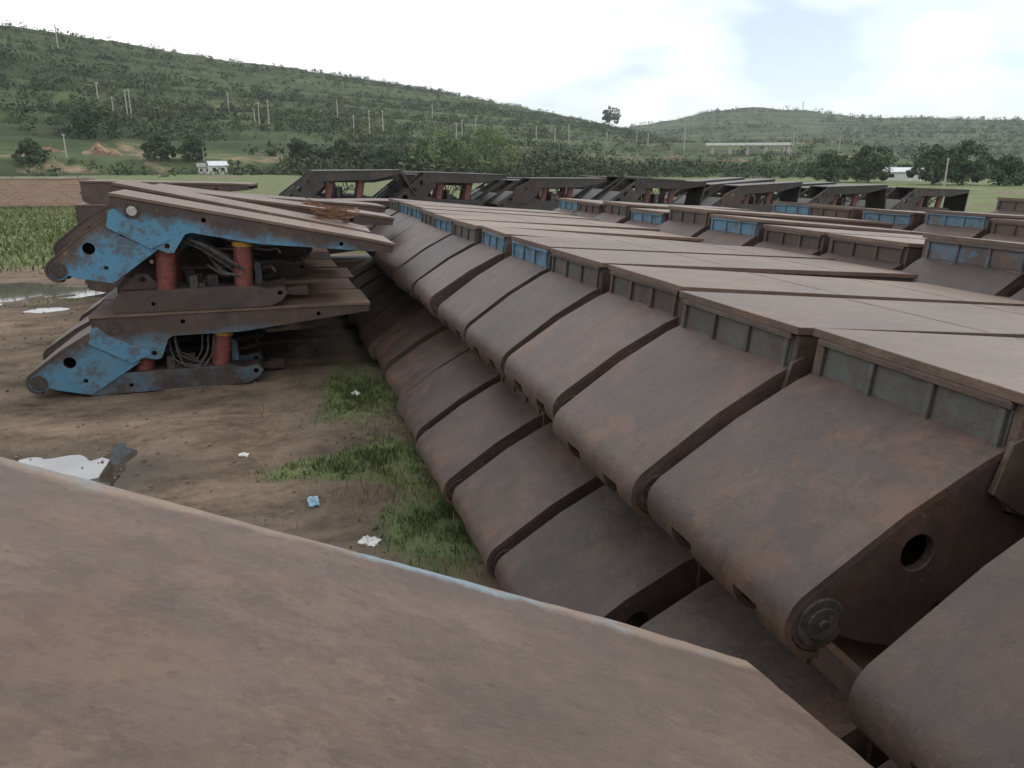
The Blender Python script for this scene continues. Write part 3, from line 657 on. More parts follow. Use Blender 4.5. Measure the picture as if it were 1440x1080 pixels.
# ------------------------------------------------------------------ the black far block: taller supports seen in profile
def make_tall():
    d = {}
    bm = bmesh.new(); box(bm, 0, 3.5, -.72, .72, .0, .05); 
    for s in (-1, 1): plate(bm, [(0, 0.0), (3.48, 0.0), (3.48, -.12), (2.3, -.34), (0.5, -.36), (-.1, -.46), (-.12, -.05)], [circ(.12, -.15, .06, 10)], s * .68 - .025, s * .68 + .025)
    box(bm, .4, 3.4, -.65, .65, -.10, -.06); d['canopy'] = bm_mesh('canopy', bm, COALSTEEL, .006)
    bm = bmesh.new(); out = [(.05, .12), (-1.75, .20), (-1.95, .05), (-1.88, -.26), (-1.1, -.62), (.05, -.55), (.2, -.2)]
    for s in (-1, 1): plate(bm, out, [circ(-.35, -.06, .11, 12), circ(-.80, -.06, .12, 12), circ(-1.25, -.05, .11, 12), circ(-1.70, 0, .05, 8)], s * .66 - .02, s * .66 + .02)
    box(bm, -1.0, -.9, -.65, .65, -.2, -.16); d['shield'] = bm_mesh('caving_shield', bm, COALSTEEL, .004)
    bm = bmesh.new(); box(bm, -1.85, -.9, -.64, .64, .10, .14); d['shield_deck'] = bm_mesh('shield_deck', bm, COALSTEEL, .004)
    bm = bmesh.new(); plate(bm, [(-.1, .1), (-.95, .12), (-1.35, -.3), (-.75, -.72), (.05, -.45)], [circ(-.55, -.12, .07, 8)], -.02, .02); d['cover'] = bm_mesh('side_cover', bm, STEEL, .004)
    bm = bmesh.new()
    for s in (-1, 1):
        a, b = sorted((s * .66, s * .2)); plate(bm, [(-1.2, 0), (2.2, 0), (2.45, .14), (2.3, .42), (.4, .50), (-.2, .74), (-1.1, .42)], [circ(-.3, .4, .07, 8)], a, b)
    box(bm, -.6, 2.0, -.2, .2, .05, .3); box(bm, .9, 1.0, -.64, .64, .4, .85); d['base'] = bm_mesh('base', bm, COALSTEEL, .005)
    bm = bmesh.new(); cyl(bm, (0, 0, 0), (0, 0, .72), .14, n=14); cyl(bm, (0, 0, .7), (0, 0, .76), .16, n=14); d['leg'] = bm_mesh('leg', bm, RED2, .003)
    bm = bmesh.new(); cyl(bm, (0, 0, .72), (0, 0, 1.0), .10, n=12); d['rod'] = bm_mesh('rod', bm, ROD)
    bm = bmesh.new(); box(bm, -.03, .03, -.70, .70, -1.15, 0); 
    for y in (-.5, 0, .5): box(bm, .03, .07, y - .03, y + .03, -1.1, -.05)
    d['flap'] = bm_mesh('face_guard', bm, COALSTEEL, .004)
    bm = bmesh.new(); plate(bm, [(-.06, 0), (.06, 0), (.05, 1), (-.05, 1)], [circ(0, .12, .03, 6), circ(0, .88, .03, 6)], -.05, .05); d['link'] = bm_mesh('link', bm, COALSTEEL, .003)
    bm = bmesh.new()
    for j in range(5):
        a = random.uniform(.7, 2.0); tube(bm, [(a, -.5 + .05 * j, 1.2), (a + .1, -.55 + .05 * j, .8), (a + random.uniform(-.2, .5), -.5, .5 + .06 * j), (a + random.uniform(.2, .6), -.5, .95)], .018, 5)
    d['hose'] = bm_mesh('hose', bm, RUBBER)
    return d
RED2 = simple('dull_red_paint', (0.07, 0.034, 0.028), (0.18, 0.078, 0.064), 9, 0.6)
TALL = make_tall()
def tall_support(loc, yaw, label, group, Hk=1.45, droop=3.0, flap=12, cover=False, full=True, sa=36, seed=0):
    rr = random.Random(seed)
    root = link('roof_support', None, None, loc, (0, 0, R(yaw))); root.empty_display_size = .3; setp(root, label, 'roof support', group)
    c = paint(link('canopy', TALL['canopy'], root, (0, 0, Hk), (0, R(droop), 0)), .0, 1)
    s = paint(link('caving_shield', TALL['shield'], root, (0.05, 0, Hk - .12), (0, R(-sa), 0)), -.2, 1); paint(link('shield_deck', TALL['shield_deck'], s), -.2, 1)
    b = paint(link('base', TALL['base'], root), -.3, 1)
    if not full: return root
    if cover: paint(link('side_cover', TALL['cover'], s, (.1, -.70, 0), (0, R(8), 0)), -.8, 1)
    d = R(droop)
    for x0, x1 in ((.55, .75), (1.75, 1.95)):
        for y in (-.42, .42):
            p0 = Vector((x0, y, .32)); p1 = Vector((x1 * math.cos(d), y, Hk - .1 - x1 * math.sin(d))); v = p1 - p0
            g = link('leg', TALL['leg'], root, p0, (0, math.atan2(v.x, v.z), 0), (1, 1, v.length)); link('rod', TALL['rod'], g)
    if flap is not None: paint(link('face_guard', TALL['flap'], c, (3.46, 0, -.02), (0, R(-flap - droop), 0)), -.1, 1)
    for x in (-.55, -.25):
        g = link('link', TALL['link'], root, (x, -.5, .45), (0, R(28), 0), (1, 1, .75)); paint(g, -.3, 1)
    link('hose', TALL['hose'], root, (0, 0, (Hk - 1.45)))
    return root
EY = 33.0
far = [(1.6, 1.50, -.5, 32, False, 38), (6.1, 1.54, 2.0, None, False, 40), (10.7, 1.40, 0.6, None, True, 34), (15.7, 1.52, 3.2, -14, False, 36), (20.9, 1.30, -2.4, -12, True, 33), (25.9, 1.36, -1.0, 3, False, 34), (31.2, 1.42, 2.2, -6, False, 36)]
words = ['leftmost', 'second from left', 'third from left', 'fourth from left', 'fifth from left', 'sixth from left', 'rightmost']
for k, (x, hk, dr, fl, cv, sa) in enumerate(far):
    zg = float(ground_z(x, EY)); gz = zg - .02
    tall_support((x, EY, gz), 0, 'black bottom support of the far profile row, %s' % words[k], 'far black supports, bottom layer', Hk=1.40, droop=0, flap=None, full=False, seed=k)
    tall_support((x + .1, EY, gz + 1.455), random.uniform(-2, 2), 'black coal stained support seen in profile, far row, %s' % words[k], 'far black supports, upper layer', Hk=hk, droop=dr, flap=fl, cover=cv, sa=sa, seed=k)
    for j in (1, 2, 3):
        tall_support((x + random.uniform(-.3, .3), EY + 1.7 * j, gz), 0, 'black bottom support %s row behind, far row column %s' % (ORD[j], words[k]), 'far black supports, bottom layer', Hk=1.40, droop=0, flap=None, full=False, seed=k + j * 9)
        tall_support((x + random.uniform(-.4, .4), EY + 1.7 * j, gz + 1.455), random.uniform(-3, 3), 'black upper support %s behind the far profile row support, %s' % (ORD[j], words[k]), 'far black supports, upper layer behind',
                     Hk=hk + random.uniform(-.15, .06), droop=dr + random.uniform(-2, 2), flap=None, full=False, sa=sa, seed=k + 20 * j)

# ------------------------------------------------------------------ small things in the yard
def crumple(name, mat, loc, sx, sy, h, label, cat, seed):
    rs = np.random.default_rng(seed); n = 7
    V, F = [], []
    for layer in (0, 1):
        for j in range(n):
            for i in range(n):
                u, v = i / (n - 1) - .5, j / (n - 1) - .5; w = max(0, 1 - 2.1 * math.hypot(u, v) * .8)
                V.append((sx * u * (1 + .3 * rs.random()), sy * v * (1 + .3 * rs.random()), (h * w * rs.random() + .015) if layer else .0))
    for j in range(n - 1):
        for i in range(n - 1):
            a = j * n + i; F += [(a + n * n, a + 1 + n * n, a + n + 1 + n * n, a + n + n * n), (a + n, a + n + 1, a + 1, a)]
    e = [i for i in range(n)] + [n * j + n - 1 for j in range(1, n)] + [n * (n - 1) + i for i in range(n - 2, -1, -1)] + [n * j for j in range(n - 2, 0, -1)]
    for i in range(len(e)): a, b = e[i], e[(i + 1) % len(e)]; F.append((a, b, b + n * n, a + n * n))
    z = float(ground_z(loc[0], loc[1])); o = link(name, mesh_from(name, V, F, mat), None, (loc[0], loc[1], z + .005), (0, 0, rs.random() * 6))
    return setp(o, label, cat)
crumple('plastic_scrap', PLASTIC_B, (.17, 7.5), .19, .09, .06, 'crumpled pale blue plastic scrap on the dirt by the grass', 'scrap', 1)
crumple('plastic_scrap', PLASTIC_W, (.62, 6.55), .16, .12, .08, 'white plastic scrap in the grass near the foreground plate', 'scrap', 2)
crumple('plastic_scrap', PLASTIC_W, (-.55, 9.15), .10, .07, .04, 'tiny white scrap on bare dirt left of the grass', 'scrap', 3)
crumple('plastic_scrap', PLASTIC_W, (1.0, 11.3), .12, .10, .06, 'white scrap at the foot of the shaded weeds', 'scrap', 4)
# tangle of rusty wire on the left row
bm = bmesh.new(); rs = random.Random(5)
for j in range(16):
    t0 = rs.uniform(0, 6); rx = rs.uniform(.25, .55); ry = rs.uniform(.2, .45); cz = rs.uniform(.02, .22); tilt = rs.uniform(-.25, .25)
    tube(bm, [(rx * math.cos(t0 + a * .5), ry * math.sin(t0 + a * .5), cz + tilt * math.cos(t0 + a * .5) * rx + .03 * a / 12) for a in range(10)], .012, 4)
WTANG = setp(link('wire_tangle', bm_mesh('wire_tangle', bm, WIRE), None, (1.0, 14.5, 2.36)), 'tangle of rusty wire lying on the left row canopies', 'wire')
WTANG.rotation_euler = (0, R(9), 0)

# pebbles and clods
V, F = [], []
for k in range(2600):
    x = rng.uniform(-7, 1.2); y = 5 + 20 * rng.random() ** 1.5; r = 0.008 + 0.03 * rng.random() ** 3
    z = float(ground_z(x, y)); b0 = len(V)
    for dx, dy, dz in ((1, 0, 0), (-.5, .87, 0), (-.5, -.87, 0), (.1, .1, .8), (0, 0, -.5)):
        q = .7 + .6 * rng.random(3); V.append((x + dx * r * q[0], y + dy * r * q[1], z + dz * r * q[2] + .3 * r))
    F += [(b0, b0 + 1, b0 + 3), (b0 + 1, b0 + 2, b0 + 3), (b0 + 2, b0, b0 + 3), (b0 + 1, b0, b0 + 4), (b0 + 2, b0 + 1, b0 + 4), (b0, b0 + 2, b0 + 4)]
setp(link('pebbles', mesh_from('pebbles', V, F, STONE)), kind='stuff', label='small stones and clods strewn over the dirt')

# grass
def blades(name, xs, ys, hs, mat, label, lean=.9, w=.006):
    n = len(xs); zs = ground_z(xs, ys) - .01
    ang = rng.uniform(0, 2 * np.pi, n); la = rng.uniform(0, 2 * np.pi, n); ln = rng.uniform(.05, lean, n) * hs
    wd = w * (0.7 + .6 * rng.random(n)) * (hs / .15) ** .5
    dx, dy = np.cos(ang) * wd, np.sin(ang) * wd; lx, ly = np.cos(la) * ln, np.sin(la) * ln
    P = np.stack([np.stack([xs - dx, ys - dy, zs], -1), np.stack([xs + dx, ys + dy, zs], -1),
                  np.stack([xs + dx * .7 + lx * .4, ys + dy * .7 + ly * .4, zs + hs * .6], -1), np.stack([xs - dx * .7 + lx * .4, ys - dy * .7 + ly * .4, zs + hs * .6], -1),
                  np.stack([xs + lx, ys + ly, zs + hs], -1)], 1).reshape(-1, 3)
    b = np.arange(n)[:, None] * 5
    T = np.concatenate([b + np.array([[0, 1, 2]]), b + np.array([[0, 2, 3]]), b + np.array([[3, 2, 4]])], 0)
    return setp(link(name, grid_mesh(name, P, T, mat, {})), kind='stuff', label=label)
cx = rng.uniform(-7, 2.1, 900000); cy = 4.4 + rng.random(900000) * 21
keep = rng.random(900000) < np.clip(grass_amount(cx, cy) - .34, 0, 1) * 1.1 * np.where(vnoise(cx * 7, cy * 7, 5) + .5 * vnoise(cx * 17, cy * 17, 6) > .68, 1, .12)
cx, cy = cx[keep][:170000], cy[keep][:170000]
hh = (.02 + .065 * rng.random(len(cx)) ** 1.6) * (.6 + .9 * np.clip(grass_amount(cx, cy), 0, 1))
blades('grass', cx, cy, hh, GRASS, 'green grass and weeds growing along the lane')
fx = rng.uniform(-26, -4, 60000); fy_ = 25 + 42 * rng.random(60000); kp = rng.random(60000) < np.clip(grass_amount(fx, fy_) - .2, 0, 1)
fx, fy_ = fx[kp], fy_[kp]
blades('grass', fx, fy_, (.06 + .20 * rng.random(len(fx)) ** 2), FIELDGRASS, 'taller green grass in the field before the brick wall', w=.03)
wx = np.concatenate([rng.normal(.95, .35, 500), rng.normal(1.25, .2, 500), rng.normal(.6, .5, 300)]); wy = np.concatenate([rng.normal(7.6, .35, 500), rng.uniform(5.5, 12, 500), rng.normal(11.2, .8, 300)])
blades('dry_weeds', wx, wy, (.04 + .14 * rng.random(1300) ** 2), DRYGRASS, 'dry brown weed stems among the grass', lean=.7, w=.005)

# ------------------------------------------------------------------ brick wall at the field edge
bm = bmesh.new(); box(bm, -95, -12.6, -.12, .12, -.4, 2.05)
wall = setp(link('brick_wall', bm_mesh('brick_wall', bm, BRICK), None, (0, 67, 0)), 'long low red brick wall at the far edge of the grass', 'wall')
bm = bmesh.new(); box(bm, -95, -12.55, -.17, .17, 2.052, 2.15); link('coping', bm_mesh('coping', bm, CONC), wall)
bm = bmesh.new(); box(bm, -.2, .2, -.2, .2, -.4, 2.045); pm_ = bm_mesh('pier', bm, BRICK)
for k in range(11): link('pier', pm_, wall, (-92.8 + 8 * k, 0, 0))

# ------------------------------------------------------------------ foliage
def leaf_cloud(centers, radii, n_per, size, squash=.8):
    """quads spread through clumps; returns vertex and face arrays"""
    C = np.repeat(centers, n_per, 0); Rr = np.repeat(radii, n_per)
    d = rng.normal(size=(len(C), 3)); d /= np.linalg.norm(d, axis=1)[:, None]
    rad = Rr * (0.35 + 0.65 * rng.random(len(C)) ** .6); P = C + d * rad[:, None] * np.array([1, 1, squash])
    u = rng.normal(size=(len(C), 3)); u /= np.linalg.norm(u, axis=1)[:, None]
    v = np.cross(u, d + .6 * rng.normal(size=d.shape)); v /= np.linalg.norm(v, axis=1)[:, None] + 1e-9
    s = (size if np.isscalar(size) else np.repeat(size, n_per)) * (.5 + .9 * rng.random(len(C))); s = s[:, None] if np.ndim(s) else s
    Vv = np.stack([P - u * s - v * s * .5, P + u * s - v * s * .6, P + u * s * .7 + v * s * .6, P - u * s * .8 + v * s * .5], 1).reshape(-1, 3)
    return Vv, np.arange(len(Vv)).reshape(-1, 4)
def tree(name, label, base, h, rx, mat, group=None, clumps=34, per=150, leaf=.22, low=.25, droop=False):
    root = link(name, None, None, base); root.empty_display_size = .5; setp(root, label, 'tree', group)
    rs = np.random.default_rng(int(abs(base[0] * 13 + base[1] * 7)) + 5)
    bm = bmesh.new(); top = Vector((rs.normal() * .04 * h, rs.normal() * .04 * h, h * .72)); r0 = h * .028
    mid = Vector((rs.normal() * .02 * h, 0, h * .35)); cyl(bm, (0, 0, -.3), mid, r0 * 1.25, r0 * .85, 8); cyl(bm, mid, top, r0 * .85, r0 * .3, 8)
    cc = []
    for k in range(clumps):
        t = 2 * math.pi * k * .618; zf = low + (1 - low) * ((k + .5) / clumps); wr = rx * math.sin(math.pi * min(1, .22 + .74 * (zf - low) / (1 - low))) ** .6 * rs.uniform(.2, 1.2)
        c = Vector((wr * math.cos(t), wr * math.sin(t), h * zf * .93 * rs.uniform(.86, 1.1))); cc.append(c)
        if k % 4 == 0: cyl(bm, mid.lerp(top, rs.random() * .8), c, r0 * .3, r0 * .08, 5)
    link('trunk', bm_mesh('trunk', bm, BARK), root)
    cc = np.array([tuple(c) for c in cc]); rad = rx * rs.uniform(.12, .42, len(cc))
    Vv, Fq = leaf_cloud(cc, rad, per, leaf, 1.15 if droop else .8)
    link('crown', grid_mesh('crown', Vv, Fq, mat, {}), root)
    return root
def put(a, te): p, d = stand(a, te); return p, d
for (a, te, hpx, rpx, lab, nm, mat) in [
        (10.9, -.0185, 44, 20, 'pale green willow left of the pair behind the far black supports', 'willow_tree', LEAF_WILLOW),
        (12.3, -.0188, 52, 30, 'broad pale green willow, left of two standing close together', 'willow_tree', LEAF_WILLOW),
        (15.2, -.0188, 58, 38, 'largest pale green willow behind the far black supports', 'willow_tree', LEAF_WILLOW),
        (8.3, -.0188, 36, 22, 'dark round tree left of the willows', 'tree', LEAF_DARK),
        (7.0, -.0150, 28, 16, 'small dark tree left of the round tree', 'tree', LEAF_DARK),
        (38.9, -.0250, 34, 26, 'bushy green tree left of the white shed', 'tree', LEAF_DARK),
        (41.2, -.0245, 40, 26, 'tall bushy green tree just left of the white shed', 'tree', LEAF_DARK),
        (45.0, -.0262, 42, 24, 'dark green tree just right of the white shed', 'tree', LEAF_DARK),
        (46.6, -.0262, 46, 26, 'largest dark green tree right of the white shed', 'tree', LEAF_DARK),
        (48.9, -.0262, 30, 24, 'blue green tree at the right edge', 'tree', LEAF_DARK),
        (23.9, .0392, 20, 14, 'lone tree standing on the skyline between the two hills', 'tree', LEAF_DARK),
        (13.2, .0800, 11, 12, 'small tree on the skyline of the left hill', 'tree', LEAF_DARK),
        (12.2, .0815, 9, 8, 'smaller skyline tree of the left hill', 'tree', LEAF_DARK),
        (18.3, .061, 9, 9, 'low skyline tree near the mast', 'tree', LEAF_DARK),
        (-13.9, -.004, 24, 14, 'dark tree at the left edge above the brick wall', 'tree', LEAF_DARK),
        (-10.6, .022, 40, 34, 'dark tree clump left of the earth cliff, larger tree', 'tree', LEAF_DARK),
        (-6.6, .0, 26, 16, 'dark tree right of the earth cliff', 'tree', LEAF_DARK),
        (-4.7, .0, 26, 15, 'grey green tree near the white houses', 'tree', LEAF_DARK),
        (2.2, -.004, 28, 15, 'dark tree right of the white houses', 'tree', LEAF_DARK),
        (5.2, -.006, 30, 16, 'grey green tree left of the small dark tree', 'tree', LEAF_DARK)]:
    p, d = put(a, te); d_ = d * 1125 / 1080 / 1080
    tree(nm, lab, p, hpx * d_ * 1.03, rpx * d_ * .95, mat, 'trees in the valley', leaf=.0011 * d if d > 110 else .12, clumps=34 if d < 400 else 20, per=150 if d < 400 else 45, droop=nm == 'willow_tree', low=.12 if d < 400 else .35)

# scrub that covers the hills (one mass)
def scrub(name, label, n, afn, dfn, dens, rmin, rmax, mat, per=22, fn=land):
    a = afn(n); d = dfn(n); z = fn(a, d); x, y = d * np.sin(np.radians(a)), d * np.cos(np.radians(a))
    k = rng.random(n) < dens(a, d, z, x, y); a, d, z, x, y = [q[k] for q in (a, d, z, x, y)]
    r = (rmin + (rmax - rmin) * rng.random(len(a)) ** 2.2) * (.7 + .7 * fbm(x / 22, y / 22, 2, 66))
    C = np.stack([x, y, z + r * .55], -1); 
    C2 = C + rng.normal(size=C.shape) * r[:, None] * np.array([.55, .55, .3]); r2 = r * .7
    V1, F1 = leaf_cloud(C, r, per, r * .19, .85); V2, F2 = leaf_cloud(C2, r2, per // 2, r2 * .22, .9)
    return setp(link(name, grid_mesh(name, np.concatenate([V1, V2]), np.concatenate([F1, F2 + len(V1)]), mat, {})), kind='stuff', label=label)
def dens1(a, d, z, x, y):
    up = sstep(9, 16, z); f = fbm(x / 38, y / 38, 3, 71); strip = fbm(x / 160, z / 3.2, 3, 72)
    low = np.clip((f - .40) * 3.0, 0, .7)
    hi = np.clip((strip - .28) * 3.6, .12, 1)
    return np.where(z < -1, 0, low * (1 - up) + hi * up) * (1 - .55 * sstep(38, 48, z) * (1 - sstep(0, 8, a)))
scrub('hill_scrub', 'dense green scrub and small trees covering the left hill', 28000, lambda n: rng.uniform(-19, 33, n), lambda n: 195 + 560 * rng.random(n) ** 1.1, dens1, .7, 2.7, LEAF_HILL, 18, hill1)
def ridge_d(n): return rng.normal(0, 7, n)
ar = rng.uniform(-18, 29, 1500); 
scrub('ridge_trees', 'line of small trees along the skyline of the left hill', 900, lambda n: ar[:n], lambda n: 430 + 9.5 * (ar[:n] + 16) + rng.normal(-3, 5, n), lambda a, d, z, x, y: np.clip((fbm(x / 30, y / 30, 3, 77) - .35) * 3, .1, .9) * sstep(-2, 14, a), .8, 2.2, LEAF_HILL, 18, hill1)
scrub('far_hill_scrub', 'green scrub covering the far right hill', 9500, lambda n: rng.uniform(14, 55, n), lambda n: 580 + 700 * rng.random(n), lambda a, d, z, x, y: np.clip((fbm(x / 120, z / 7, 3, 81) - .30) * 4, .1, .95), 1.6, 4.4, LEAF_HILL, 14, hill2)
scrub('valley_scrub', 'bushes scattered over the broken valley floor', 3600, lambda n: rng.uniform(13, 56, n), lambda n: 205 + 420 * rng.random(n) ** 1.2, lambda a, d, z, x, y: np.clip((fbm(x / 30, y / 30, 3, 91) - .38) * 3.5, 0, .85), .9, 2.8, LEAF_HILL, 20)
scrub('field_edge_scrub', 'low bushes along the foot of the left hill', 900, lambda n: rng.uniform(-19, 20, n), lambda n: 175 + 40 * rng.random(n), lambda a, d, z, x, y: np.clip((fbm(x / 16, y / 16, 3, 95) - .40) * 3, 0, .8), .7, 2.2, LEAF_HILL, 22)

scrub('tree_belt', 'continuous belt of dark trees at the foot of the left hill', 1500, lambda n: rng.uniform(-3, 24, n), lambda n: 196 + 45 * rng.random(n), lambda a, d, z, x, y: np.clip((fbm(x / 14, y / 14, 3, 97) - .36) * 4, 0, .9) * sstep(-3, 5, a), 1.4, 3.6, LEAF_HILL, 40)
scrub('tree_belt', 'belt of bushes behind the field on the right', 700, lambda n: rng.uniform(33, 56, n), lambda n: 225 + 50 * rng.random(n), lambda a, d, z, x, y: np.clip((fbm(x / 12, y / 12, 3, 98) - .30) * 4, 0, .9), 1.2, 2.8, LEAF_DARK, 40, lambda a, d: -1.0 + 0 * a)
# ------------------------------------------------------------------ poles
POLES = [(-9.82, .0626, 19), (-9.05, .0438, 23), (-8.27, .0441, 32), (-8.05, .0434, 33), (-2.13, .0539, 22), (-.55, .0378, 20), (-.26, .0363, 30), (.36, .0356, 33), (4.93, .0477, 22), (5.99, .0315, 21),
         (7.06, .0308, 28), (7.99, .0309, 28), (11.45, .0486, 17), (13.11, .0237, 21), (13.51, .0245, 24), (14.47, .0229, 28), (-11.58, .1132, 24), (18.77, .0195, 22), (20.09, .0186, 20), (21.09, .0195, 22),
         (23.76, .016, 18), (25.85, .0151, 20), (26.64, .0151, 17), (29.15, .0108, 34), (36.31, .0152, 16), (45.65, -.031, 34), (-12.03, .0022, 26), (-4.01, -.0008, 20), (39.22, .0102, 17)]
order = sorted(range(len(POLES)), key=lambda i: POLES[i][0]); rank = {i: r for r, i in enumerate(order)}
NUM = ORD + ['seventeenth', 'eighteenth', 'nineteenth', 'twentieth', 'twenty-first', 'twenty-second', 'twenty-third', 'twenty-fourth', 'twenty-fifth', 'twenty-sixth', 'twenty-seventh', 'twenty-eighth', 'twenty-ninth', 'thirtieth']
for i, (a, te, hpx) in enumerate(POLES):
    p, d = put(a, te); h = hpx * d * 1.045 / 1080; rad = .0009 * d * .5 + .05
    bm = bmesh.new(); cyl(bm, (0, 0, -.5), (0, 0, h), rad * 1.15, rad * .85, 7)
    o = link('utility_pole', None, None, p); o.empty_display_size = .5
    setp(o, 'pale concrete utility pole, %s from the left on the slopes' % NUM[rank[i]], 'pole', 'utility poles')
    link('shaft', bm_mesh('shaft', bm, WOODPOLE), o)
    bm = bmesh.new(); box(bm, -.9, .9, -.06, .06, h * .93, h * .93 + .12)
    for x in (-.8, 0, .8): cyl(bm, (x, 0, h * .93 + .1), (x, 0, h * .93 + .35), .06, .04, 6)
    link('crossarm', bm_mesh('crossarm', bm, WOODPOLE), o, (0, 0, 0), (0, 0, R(random.uniform(50, 80))))
for a, te, hpx, lab in ((18.45, .060, 22, 'thin lattice mast on the skyline of the left hill'), (31.2, .0565, 10, 'left lattice pylon on top of the far hill'), (36.7, .055, 10, 'right lattice pylon on top of the far hill')):
    p, d = put(a, te); h = hpx * d * 1.045 / 1080
    bm = bmesh.new(); w = h * .09
    for sx_ in (-1, 1):
        for sy_ in (-1, 1): cyl(bm, (sx_ * w, sy_ * w, -1), (sx_ * w * .15, sy_ * w * .15, h), .10, .07, 4)
    for k in range(5):
        z0 = h * k / 5; f0 = 1 - .85 * k / 5; z1 = h * (k + 1) / 5; f1 = 1 - .85 * (k + 1) / 5
        for q in (-1, 1):
            cyl(bm, (-w * f0, q * w * f0, z0), (w * f1, q * w * f1, z1), .05, n=4); cyl(bm, (q * w * f0, w * f0, z0), (q * w * f1, -w * f1, z1), .05, n=4)
    o = link('lattice_mast', None, None, p); setp(o, lab, 'mast', 'masts on the skylines'); link('tower_frame', bm_mesh('tower_frame', bm, PINM), o)
    bm = bmesh.new(); 
    for zz in (.78, .9): box(bm, -w * 1.6, w * 1.6, -.08, .08, h * zz, h * zz + .15)
    link('crossarm', bm_mesh('crossarm', bm, PINM), o)

# ------------------------------------------------------------------ bridge
p0, d0 = put(33.4, .0065)
br = link('bridge', None, None, (p0.x, p0.y, p0.z)); br.rotation_euler = (0, 0, R(-34)); setp(br, 'pale concrete road bridge on piers below the far hill', 'bridge')
sc_ = d0 * 1.045 / 1080; Lb = 100 * sc_; hb = 13 * sc_
bm = bmesh.new(); box(bm, -Lb / 2, Lb / 2, -2.5, 2.5, hb - .22 * hb, hb - .02 * hb); link('deck', bm_mesh('deck', bm, CONC), br)
bm = bmesh.new(); box(bm, -Lb / 2, Lb / 2, -2.7, -2.52, hb * .80, hb * 1.04); link('parapet', bm_mesh('parapet', bm, WHITEW), br)
bm = bmesh.new(); plate(bm, [(-.9, -3), (.9, -3), (.6, hb * .71), (-.6, hb * .71)], [], -2.2, 2.2); pmesh = bm_mesh('pier', bm, CONC)
for k in range(5): link('pier', pmesh, br, (-Lb * .42 + Lb * .21 * k, 0, 0))
bm = bmesh.new(); plate(bm, [(0, -3), (Lb * .12, -3), (Lb * .03, hb * .71), (0, hb * .71)], [], -2.4, 2.4); link('abutment', bm_mesh('abutment', bm, CONC), br, (Lb * .46, 0, 0))

# ------------------------------------------------------------------ houses
def house(a, te, wpx, hpx, mat, roof, lab, nm='house', flat=False, wins=2, yaw=0, group='small far buildings'):
    p, d = put(a, te); s = d * 1.045 / 1080; w, h = wpx * s, hpx * s; dp = max(w * .6, 3)
    o = link(nm, None, None, p, (0, 0, R(-a + yaw))); setp(o, lab, 'building', group)
    hw = h if flat else h * .66
    bm = bmesh.new(); box(bm, -w / 2, w / 2, 0, dp, -1, hw); link('wall', bm_mesh('wall', bm, mat), o)
    bm = bmesh.new()
    if flat: box(bm, -w / 2 - .2, w / 2 + .2, -.2, dp + .2, hw + .002, hw + .25)
    else:
        pr = [(-.35, hw + .002), (dp / 2, h), (dp + .35, hw + .002), (dp + .35, hw + .16), (dp / 2, h + .18), (-.35, hw + .16)]
        A = [bm.verts.new((-w / 2 - .3, y, z)) for y, z in pr]; B = [bm.verts.new((w / 2 + .3, y, z)) for y, z in pr]
        for i in range(6): bm.faces.new((A[i], A[(i + 1) % 6], B[(i + 1) % 6], B[i]))
        for q in ((0, 1, 4, 5), (1, 2, 3, 4)): bm.faces.new([A[i] for i in q]); bm.faces.new([B[i] for i in q])
    link('roof', bm_mesh('roof', bm, roof), o)
    if wins:
        ww = min(1.2, w / (wins * 2.6))
        bm = bmesh.new(); box(bm, -ww / 2, ww / 2, -.05, .03, hw * .38, hw * .80); wm = bm_mesh('window', bm, DARKWIN)
        for k in range(wins): link('window', wm, o, (-w / 2 + w * (k + .5) / wins, 0, 0))
    return o
house(-4.05, -.0160, 14, 12, WHITEW, ROOFM, 'left small white house beyond the brick wall', wins=2)
house(-3.15, -.0165, 20, 15, WHITEW, BLUEROOF, 'right small white house with pale roof beyond the brick wall', wins=2, yaw=10)
house(20.15, -.0135, 27, 11, TANW, TANW, 'flat ochre building with dark windows behind the far black supports', flat=True, wins=2)
house(16.9, -.0105, 14, 8, TANW, ROOFM, 'small ochre house right of the willows', wins=1)
house(29.7, -.0135, 10, 7, TANW, TANW, 'tiny pinkish block on the valley bank', flat=True, wins=0)
house(43.1, -.0225, 42, 14, WHITEW, BLUEROOF, 'white shed with pale sheet roof between the dark trees', wins=2, yaw=-12)
house(44.9, -.0190, 22, 6, CONC, BLUEROOF, 'low pale roof beside the pole on the right', wins=0, yaw=10)
house(7.9, .004, 16, 8, TANW, ROOFM, 'small ochre house at the foot of the hill', wins=1)
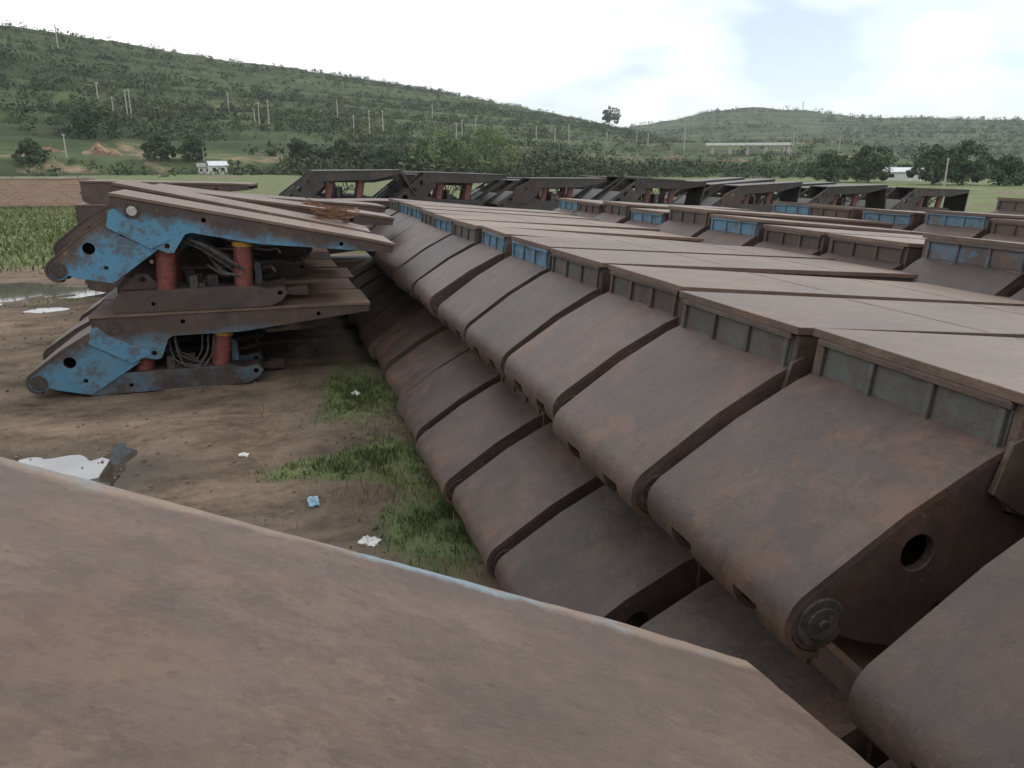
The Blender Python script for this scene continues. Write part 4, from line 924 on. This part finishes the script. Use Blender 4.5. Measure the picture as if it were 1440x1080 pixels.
house(11.0, .000, 12, 7, TANW, TANW, 'small flat ochre hut at the foot of the hill', flat=True, wins=1)
# earth cuts
def earth_bank(a, te, wpx, hpx, lab, seed):
    p, d = put(a, te); s = d * 1.045 / 1080; w, h = wpx * s, hpx * s; rs = np.random.default_rng(seed); n, m = 18, 7
    V, F = [], []
    for j in range(m):
        for i in range(n):
            u = i / (n - 1) * 2 - 1; e = (1 - abs(u) ** 2.2) * (.55 + .45 * math.sin(seed * 2 + u * 3.1) * math.cos(u * 5 + seed)); t = j / (m - 1)
            V.append((u * w / 2, h * .9 * t * t + rs.normal() * .18, -1 + (h * e + 1) * (t ** .6) + rs.normal() * .12))
    for i in range(n): V.append((V[(m - 1) * n + i][0], h * 2.5, -1.5))
    for j in range(m):
        for i in range(n - 1): q = j * n + i; F.append((q, q + 1, q + n + 1, q + n))
    return setp(link('earth_cliff', mesh_from('earth_cliff', V, F, EARTH), None, p, (0, 0, R(-a))), lab, 'cliff', 'bare earth cuts')
earth_bank(-10.0, .005, 46, 15, 'orange earth cut left of centre at the foot of the left hill', 1)
earth_bank(-13.2, .008, 44, 7, 'pale earth cut at the left edge below the scrub', 2)
earth_bank(28.2, .001, 40, 6, 'ochre earth cut on the valley bank below the bridge', 3)
earth_bank(32.5, -.002, 44, 7, 'wide ochre earth cut right of the valley bank', 4)
earth_bank(25.6, .0, 30, 5, 'small ochre earth cut left on the valley bank', 5)
earth_bank(8.9, .006, 34, 9, 'ochre earth cut behind the small trees', 6)

# ------------------------------------------------------------------ air
bm = bmesh.new(); box(bm, -4600, 4600, -4200, 5200, -6, 130)
m_, nt_, n_, l_, p_ = nodes('thin_haze'); n_.remove(p_)
pv = n_.new('ShaderNodeVolumePrincipled'); pv.inputs['Color'].default_value = (0.86, 0.93, 1.0, 1); pv.inputs['Density'].default_value = 0.00014; pv.inputs['Anisotropy'].default_value = 0.2
l_.new(pv.outputs[0], n_['Material Output'].inputs['Volume'])
setp(link('haze', bm_mesh('haze', bm, m_)), kind='stuff', label='thin pale haze over the valley')
